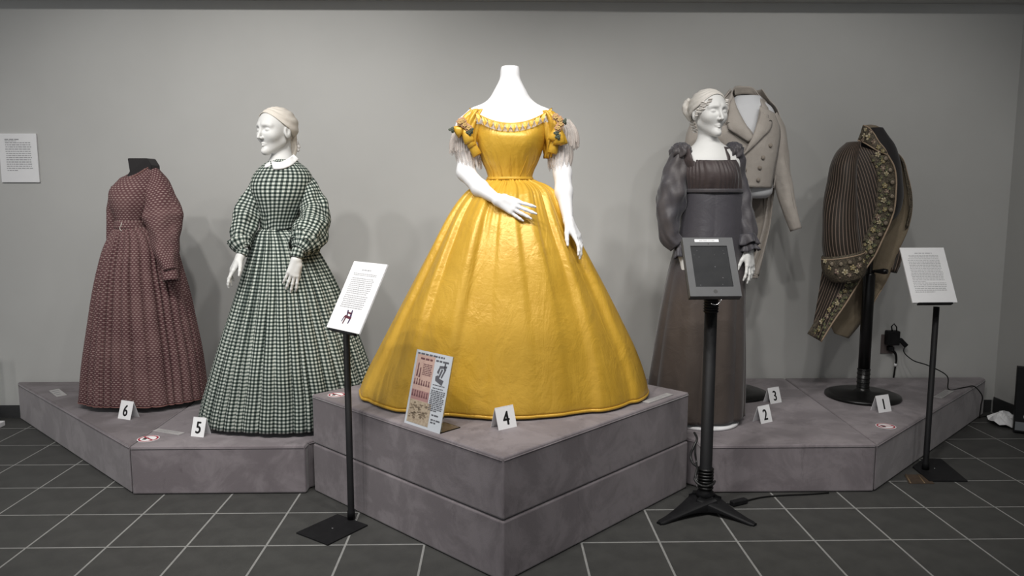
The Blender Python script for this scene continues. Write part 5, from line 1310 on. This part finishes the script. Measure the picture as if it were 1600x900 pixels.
# ------------------------------------------------------------------ the embroidered coat (number 1)
Y1 = 4.10
X1 = at(1348, 610, Y1)[0]
f1 = thing('embroidered_coat_form', (X1, Y1, PZ), 'dark striped coat with floral embroidery on a black torso stand', 'dress form', 'dressed mannequins')
def A1(u, v, dy=0.0): return at(u, v, Y1 + dy)
def striped(name, base, line, P=0.0150, w=0.15):
    m = new_mat(name, base, 0.6, spec=0.3, sheen=0.2)
    u, v = uv_xy(m); f = math_n(m, 'ABSOLUTE', math_n(m, 'SUBTRACT', math_n(m, 'FRACT', math_n(m, 'DIVIDE', u, P)), 0.5))
    lk(m, mix_n(m, ramp_n(m, f, w * 0.5, w, 0.9, 0.0), mix_n(m, noise_n(m, 40, 3), base, (base[0] * 2, base[1] * 1.9, base[2] * 1.7)), line), bsdf(m).inputs['Base Color'])
    bump_n(m, noise_n(m, 60, 3), 0.2, 0.004)
    return m
M_stripe = striped('striped_velvet', (0.016, 0.012, 0.009), (0.20, 0.145, 0.115))
M_border = mottled('embroidery_ground', (0.022, 0.017, 0.011), (0.13, 0.105, 0.070), 130, 0.75, 0.5, 180)
M_lining = linen('tan_silk_lining', (0.205, 0.165, 0.112), (0.25, 0.205, 0.145), 0.3)
M_edge = mottled('tan_edging', (0.30, 0.22, 0.15), (0.36, 0.27, 0.19), 60, 0.7, 0.2)
E_cream = new_mat('embroidery_cream', (0.46, 0.40, 0.27), 0.8); E_gold = new_mat('embroidery_gold', (0.32, 0.26, 0.13), 0.75)
E_green = new_mat('embroidery_green', (0.13, 0.14, 0.08), 0.8); E_rose = new_mat('embroidery_rose', (0.25, 0.18, 0.14), 0.8)
V, F = lathe([(0.193, 0.0), (0.198, 0.006), (0.196, 0.016), (0.165, 0.026), (0.05, 0.034), (0.036, 0.045), (0.0325, 0.06), (0.0325, 0.16)], (X1, Y1, PZ + 0.0005), 56); mk('base_disc', V, F, M_gloss, f1)
topp = A1(1353, 424)[2]
V, F = lathe([(0.031, 0.0), (0.031, topp - PZ - 0.08), (0.027, topp - PZ - 0.07), (0.016, topp - PZ - 0.065), (0.016, A1(1353, 340)[2] - PZ - 0.05)], (X1, Y1, PZ + 0.06), 28); mk('pole', V, F, M_gloss, f1)
for k in range(5):
    V, F = lathe([(0.031, 0), (0.036, 0.006), (0.031, 0.012)], (X1, Y1, PZ + 0.055 + 0.024 * k), 28); mk('pole_ring', V, F, M_gloss, f1)
V, F, _ = tube([(X1, Y1, topp - 0.005), (X1 + 0.02, Y1 - 0.02, topp + 0.003), (X1 + 0.05, Y1 - 0.055, topp + 0.005), (X1 + 0.062, Y1 - 0.07, topp + 0.006)], [0.008, 0.008, 0.016, 0.013], 14); mk('clamp_knob', V, F, M_gloss, f1)
T1 = Sil(Y1, [(200, 1355, 1380, 0.045, 0.01), (212, 1350, 1388, 0.055), (226, 1338, 1398, 0.08), (246, 1324, 1405, 0.105), (280, 1312, 1410, 0.122), (310, 1312, 1411, 0.122), (330, 1320, 1406, 0.112), (343, 1335, 1396, 0.09), (350, 1352, 1380, 0.05)], 44)
T1.loft('torso_form', M_form, f1, 64, cap=True)
C1 = Sil(Y1, [(192, 1345, 1388, 0.075), (215, 1326, 1400, 0.10), (240, 1306, 1412, 0.125), (280, 1298, 1420, 0.145), (320, 1294, 1424, 0.15), (360, 1288, 1420, 0.15), (400, 1284, 1406, 0.145), (450, 1276, 1385, 0.135), (490, 1270, 1360, 0.125), (536, 1262, 1335, 0.115)], 60)
edge1 = [(1387, 242), (1397, 260), (1400.5, 281), (1400, 301), (1397, 329), (1390, 350), (1380, 372), (1366, 401), (1353, 420), (1339, 446), (1322, 474), (1302, 503), (1283, 534)]
E1 = catmull(edge1, 60)
up_e = [tuple(p) for p in E1 if p[1] < 424]; lo_e = [tuple(p) for p in E1 if p[1] > 408]
C1.patch('coat_front', M_stripe, f1, [(1330, 224), (1330, 260), (1330, 300), (1331, 350), (1334, 390), (1338, 420)], up_e, 40, 12, 0.004, 0.004, 0.003, uvrot=0.30)
C1.patch('coat_side', M_stripe, f1, [(1318, 228), (1306, 250), (1298, 280), (1295, 320), (1290, 360), (1287, 410)], [(1345, 226), (1345, 260), (1345, 300), (1345, 350), (1345, 390), (1345, 420)], 30, 10, 0.0, 0, 0.003)
C1.patch('tail', M_stripe, f1, [(1287, 405), (1282, 440), (1275, 482), (1267, 524)], lo_e, 34, 12, 0.006, 0.012, 0.003)
B1 = lambda w: [(p[0] - w * (1 if p[1] < 380 else 0.72), p[1] - (0 if p[1] < 380 else w * 0.42)) for p in E1]
C1.patch('embroidered_border', M_border, f1, B1(30), [tuple(p) for p in E1], 90, 8, 0.011, 0.003, 0.002)
V, F, _ = tube([C1.hit(u, v, 0.014) for u, v in E1], 0.0045, 8); mk('edge_cord', V, F, M_edge, f1)
# far front, seen from inside: tan lining with a dark embroidered rim
def far(L, R, dl, dr, name, mat, nr=44, nc=7, thick=0.003):
    a, b = catmull(L, nr), catmull(R, nr); V = []
    for i in range(nr):
        for j in range(nc):
            w = j / (nc - 1); p = a[i] * (1 - w) + b[i] * w; t = i / (nr - 1)
            V.append(at(p[0], p[1], Y1 + np.interp(t, [0, 0.5, 1], dl) * (1 - w) + np.interp(t, [0, 0.5, 1], dr) * w + 0.006 * math.sin(9 * t + 5 * w)))
    return strip_mesh(name, V, nr, nc, mat, f1, thick)
fo = [(1398, 236), (1409, 246), (1418, 273), (1424, 301), (1425, 325), (1419, 356), (1403, 393), (1388, 432), (1374, 458), (1361, 479)]
fi = [(1388, 230), (1396, 250), (1402, 278), (1404, 305), (1398, 332), (1378, 352), (1362, 372), (1352, 402), (1354, 440), (1352, 472)]
far(fi, fo, (0.0, 0.06, 0.07), (-0.03, -0.02, 0.03), 'far_front_lining', M_lining)
far([(p[0] - 5, p[1]) for p in fo[:6]], fo[:6], (-0.032, -0.028, -0.026), (-0.036, -0.03, -0.028), 'far_front_rim', M_border, 30, 3)
V, F, _ = tube([at(p[0], p[1], Y1 - 0.025 + 0.055 * i / 29) for i, p in enumerate(catmull(fo, 30))], 0.0035, 7); mk('far_edge_cord', V, F, M_edge, f1)
far([(1345, 405), (1330, 445), (1308, 485), (1299, 510), (1304, 521)], [(1380, 405), (1372, 440), (1358, 478), (1344, 507), (1326, 529)], (0.08, 0.06, 0.04), (0.09, 0.08, 0.06), 'rear_tail_lining', M_lining)
sleeve('far_cuff', M_stripe, f1, [A1(1404, 392, 0.03), A1(1400, 408, 0.02), A1(1395, 425, 0.01)], [0.02, 0.026, 0.022], 16, 10, 0.08, 2, cap=True)
# near sleeve, hanging straight, and its deep embroidered cuff
def coat_sleeve():
    rows = [(222, 1322, 1344, 0.050, -0.02), (236, 1307, 1343, 0.068, -0.05), (256, 1297, 1341, 0.080, -0.075), (285, 1292, 1339, 0.086, -0.085), (320, 1286, 1339, 0.088, -0.09), (355, 1283, 1341, 0.088, -0.10), (385, 1284, 1345, 0.086, -0.11), (408, 1289, 1349, 0.084, -0.115)]
    S = Sil(Y1, rows, 50)
    S.loft('sleeve', M_stripe, f1, 72, disp=lambda a, t: 0.002 * math.sin(3 * a + 9 * t) + 0.002 * math.sin(14 * t + 2 * a), cap=True)
    return S
SL = coat_sleeve()
CF = Sil(Y1, [(396, 1284, 1350, 0.090, -0.113), (408, 1284, 1352, 0.092, -0.114), (422, 1287, 1353, 0.090, -0.115), (432, 1295, 1351, 0.082, -0.115)], 16)
tilt1 = lambda a, t: 0.022 * math.cos(a) - 0.012 * math.sin(a) * t
CF.loft('cuff', M_border, f1, 72, zmod=tilt1, thick=0.003, cap=True)
for v_, r_ in ((396.5, 0.0035),):
    kx = CF.at_z(A1(1318, v_)[2]); P = [(kx[0] + (kx[1] + 0.002) * math.cos(a), kx[3] - (kx[2] + 0.002) * math.sin(a), A1(1318, v_)[2] + tilt1(a, 0 if v_ < 410 else 1)) for a in np.linspace(0, 2 * math.pi, 61)]
    V, F, _ = tube(P, r_, 7, False); mk('cuff_cord', V, F, M_edge, f1)
# collar
CO = Sil(Y1, [(190, 1342, 1392, 0.075), (215, 1335, 1396, 0.10), (245, 1325, 1404, 0.13)], 12)
CO.patch('collar', M_border, f1, [(1349, 196), (1357, 199), (1365, 208), (1373, 221), (1384, 235)], [(1340, 219), (1350, 223), (1360, 229), (1372, 236), (1387, 242)], 26, 7, 0.012, 0.006, 0.004)
for L in ([(1349, 196), (1357, 199), (1365, 208), (1373, 221), (1384, 235), (1387, 242)], [(1340, 219), (1350, 223), (1360, 229), (1372, 236), (1387, 242)]):
    V, F, _ = tube([CO.hit(u, v, 0.018) for u, v in catmull(L, 24)], 0.0035, 7); mk('collar_cord', V, F, M_edge, f1)
ring_strip('inner_collar', [(1350, 196, -0.04), (1361, 195, 0.03), (1374, 199, 0.06), (1383, 209, 0.05), (1386, 222, 0.02)], [(1356, 203, -0.04), (1365, 213, 0.02), (1374, 224, 0.05), (1382, 230, 0.045), (1388, 236, 0.01)], Y1, M_lining, f1, 26, 5, 0.003, 0)
# embroidery: raised flowers and covered buttons along the border, collar and cuff
def flower(S, u, v, off, r, mats, seed, name='embroidered_flower', zt=None):
    p = S.hit(u, v, off)
    if zt is not None: p = p + np.array([0, 0, zt])
    rnd = random.Random(seed); m = MB(); a0 = rnd.uniform(0, 6)
    for k in range(5):
        an = a0 + k * 1.2566; ca, sa = math.cos(an), math.sin(an)
        V = [p + np.array([ca * r * q - sa * e * r * w_, -0.0025 - 0.003 * h_, sa * r * q + ca * e * r * w_]) for q, e, w_, h_ in ((0.15, 0, 0, 0.5), (0.6, -1, 0.36, 1), (1.0, -1, 0.2, 0.2), (1.05, 1, 0.2, 0.2), (0.6, 1, 0.36, 1))]
        m.add(V, [(0, 1, 2, 3, 4)], 0)
    V = [p + np.array([math.cos(k) * r * 0.3, -0.007, math.sin(k) * r * 0.3]) for k in np.linspace(0, 5.4, 7)]; m.add(V, [tuple(range(7))], 1)
    o = m.build(name, None, f1, smooth=False, mats=mats); solid(o, 0.002, 0)
rnd = random.Random(77)
kk = 0
NB = 26
for i in range(NB):
    u, v = E1[int((i + 0.5) / NB * 59)]
    big = i % 2 == 0
    s_ = 1 if v < 380 else 0.8
    sh = (1.0, 0.0) if v < 380 else (0.72, 0.42)
    pal = [[E_cream, E_gold], [E_gold, E_cream], [E_rose, E_cream]][i % 3]
    for q, (w, r) in enumerate(((20, 0.0145), (12, 0.011), (25, 0.008), (15, 0.008)) if big else ((15, 0.0125), (23, 0.010), (9, 0.008), (19, 0.008))):
        w *= s_
        flower(C1, u - w * sh[0] + rnd.uniform(-1.5, 1.5), v - w * sh[1] + (q * 4.5 - 5) + rnd.uniform(-1.5, 1.5), 0.015, r, pal if q == 0 else [E_green, E_gold], i * 3 + q)
    flower(C1, u - 26 * s_ * sh[0], v - 26 * s_ * sh[1] + 4, 0.012, 0.008, [E_gold, E_cream], i * 5 + 90)
for i, (u, v, r) in enumerate(((1357, 214, 0.018), (1365, 222, 0.014), (1372, 230, 0.013), (1350, 212, 0.012), (1360, 206, 0.011), (1379, 236, 0.011), (1352, 203, 0.010), (1348, 219, 0.010))):
    flower(CO, u, v, 0.022, r, [[E_cream, E_gold], [E_rose, E_cream], [E_gold, E_cream]][i % 3], i + 200)
for i, (u, v, r) in enumerate(((1297, 418, 0.014), (1308, 424, 0.016), (1320, 425, 0.016), (1332, 418, 0.015), (1342, 415, 0.014), (1289, 408, 0.012), (1301, 430, 0.012), (1314, 432, 0.012), (1338, 424, 0.012), (1348, 408, 0.012), (1327, 430, 0.011))):
    flower(CF, u, v, 0.006, r, [[E_gold, E_cream], [E_rose, E_cream], [E_cream, E_gold]][i % 3], i + 300)
M_cbtn = mottled('embroidered_button', (0.17, 0.135, 0.10), (0.30, 0.245, 0.18), 160, 0.6, 0.4, 200)
def ring_button(S, u, v, off, r):
    b = button(S, u, v, off, r, M_cbtn, f1, 'covered_button')
    p = S.hit(u, v, off + 0.004); P = [p + np.array([math.cos(a) * r * 0.8, -0.001, math.sin(a) * r * 0.8]) for a in np.linspace(0, 2 * math.pi, 17)]
    V, F, _ = tube(P, r * 0.14, 5, False); mk('button_rim', V, F, M_border, b)
for u, v in ((1384, 247), (1391, 265), (1394.5, 284), (1394, 306), (1392, 327), (1384, 348), (1375, 366), (1361, 393)):
    ring_button(C1, u, v, 0.020, 0.0155)
for u, v in ((1343, 404), (1328, 409), (1314, 412), (1300, 412)):
    ring_button(CF, u, v, 0.006, 0.015)
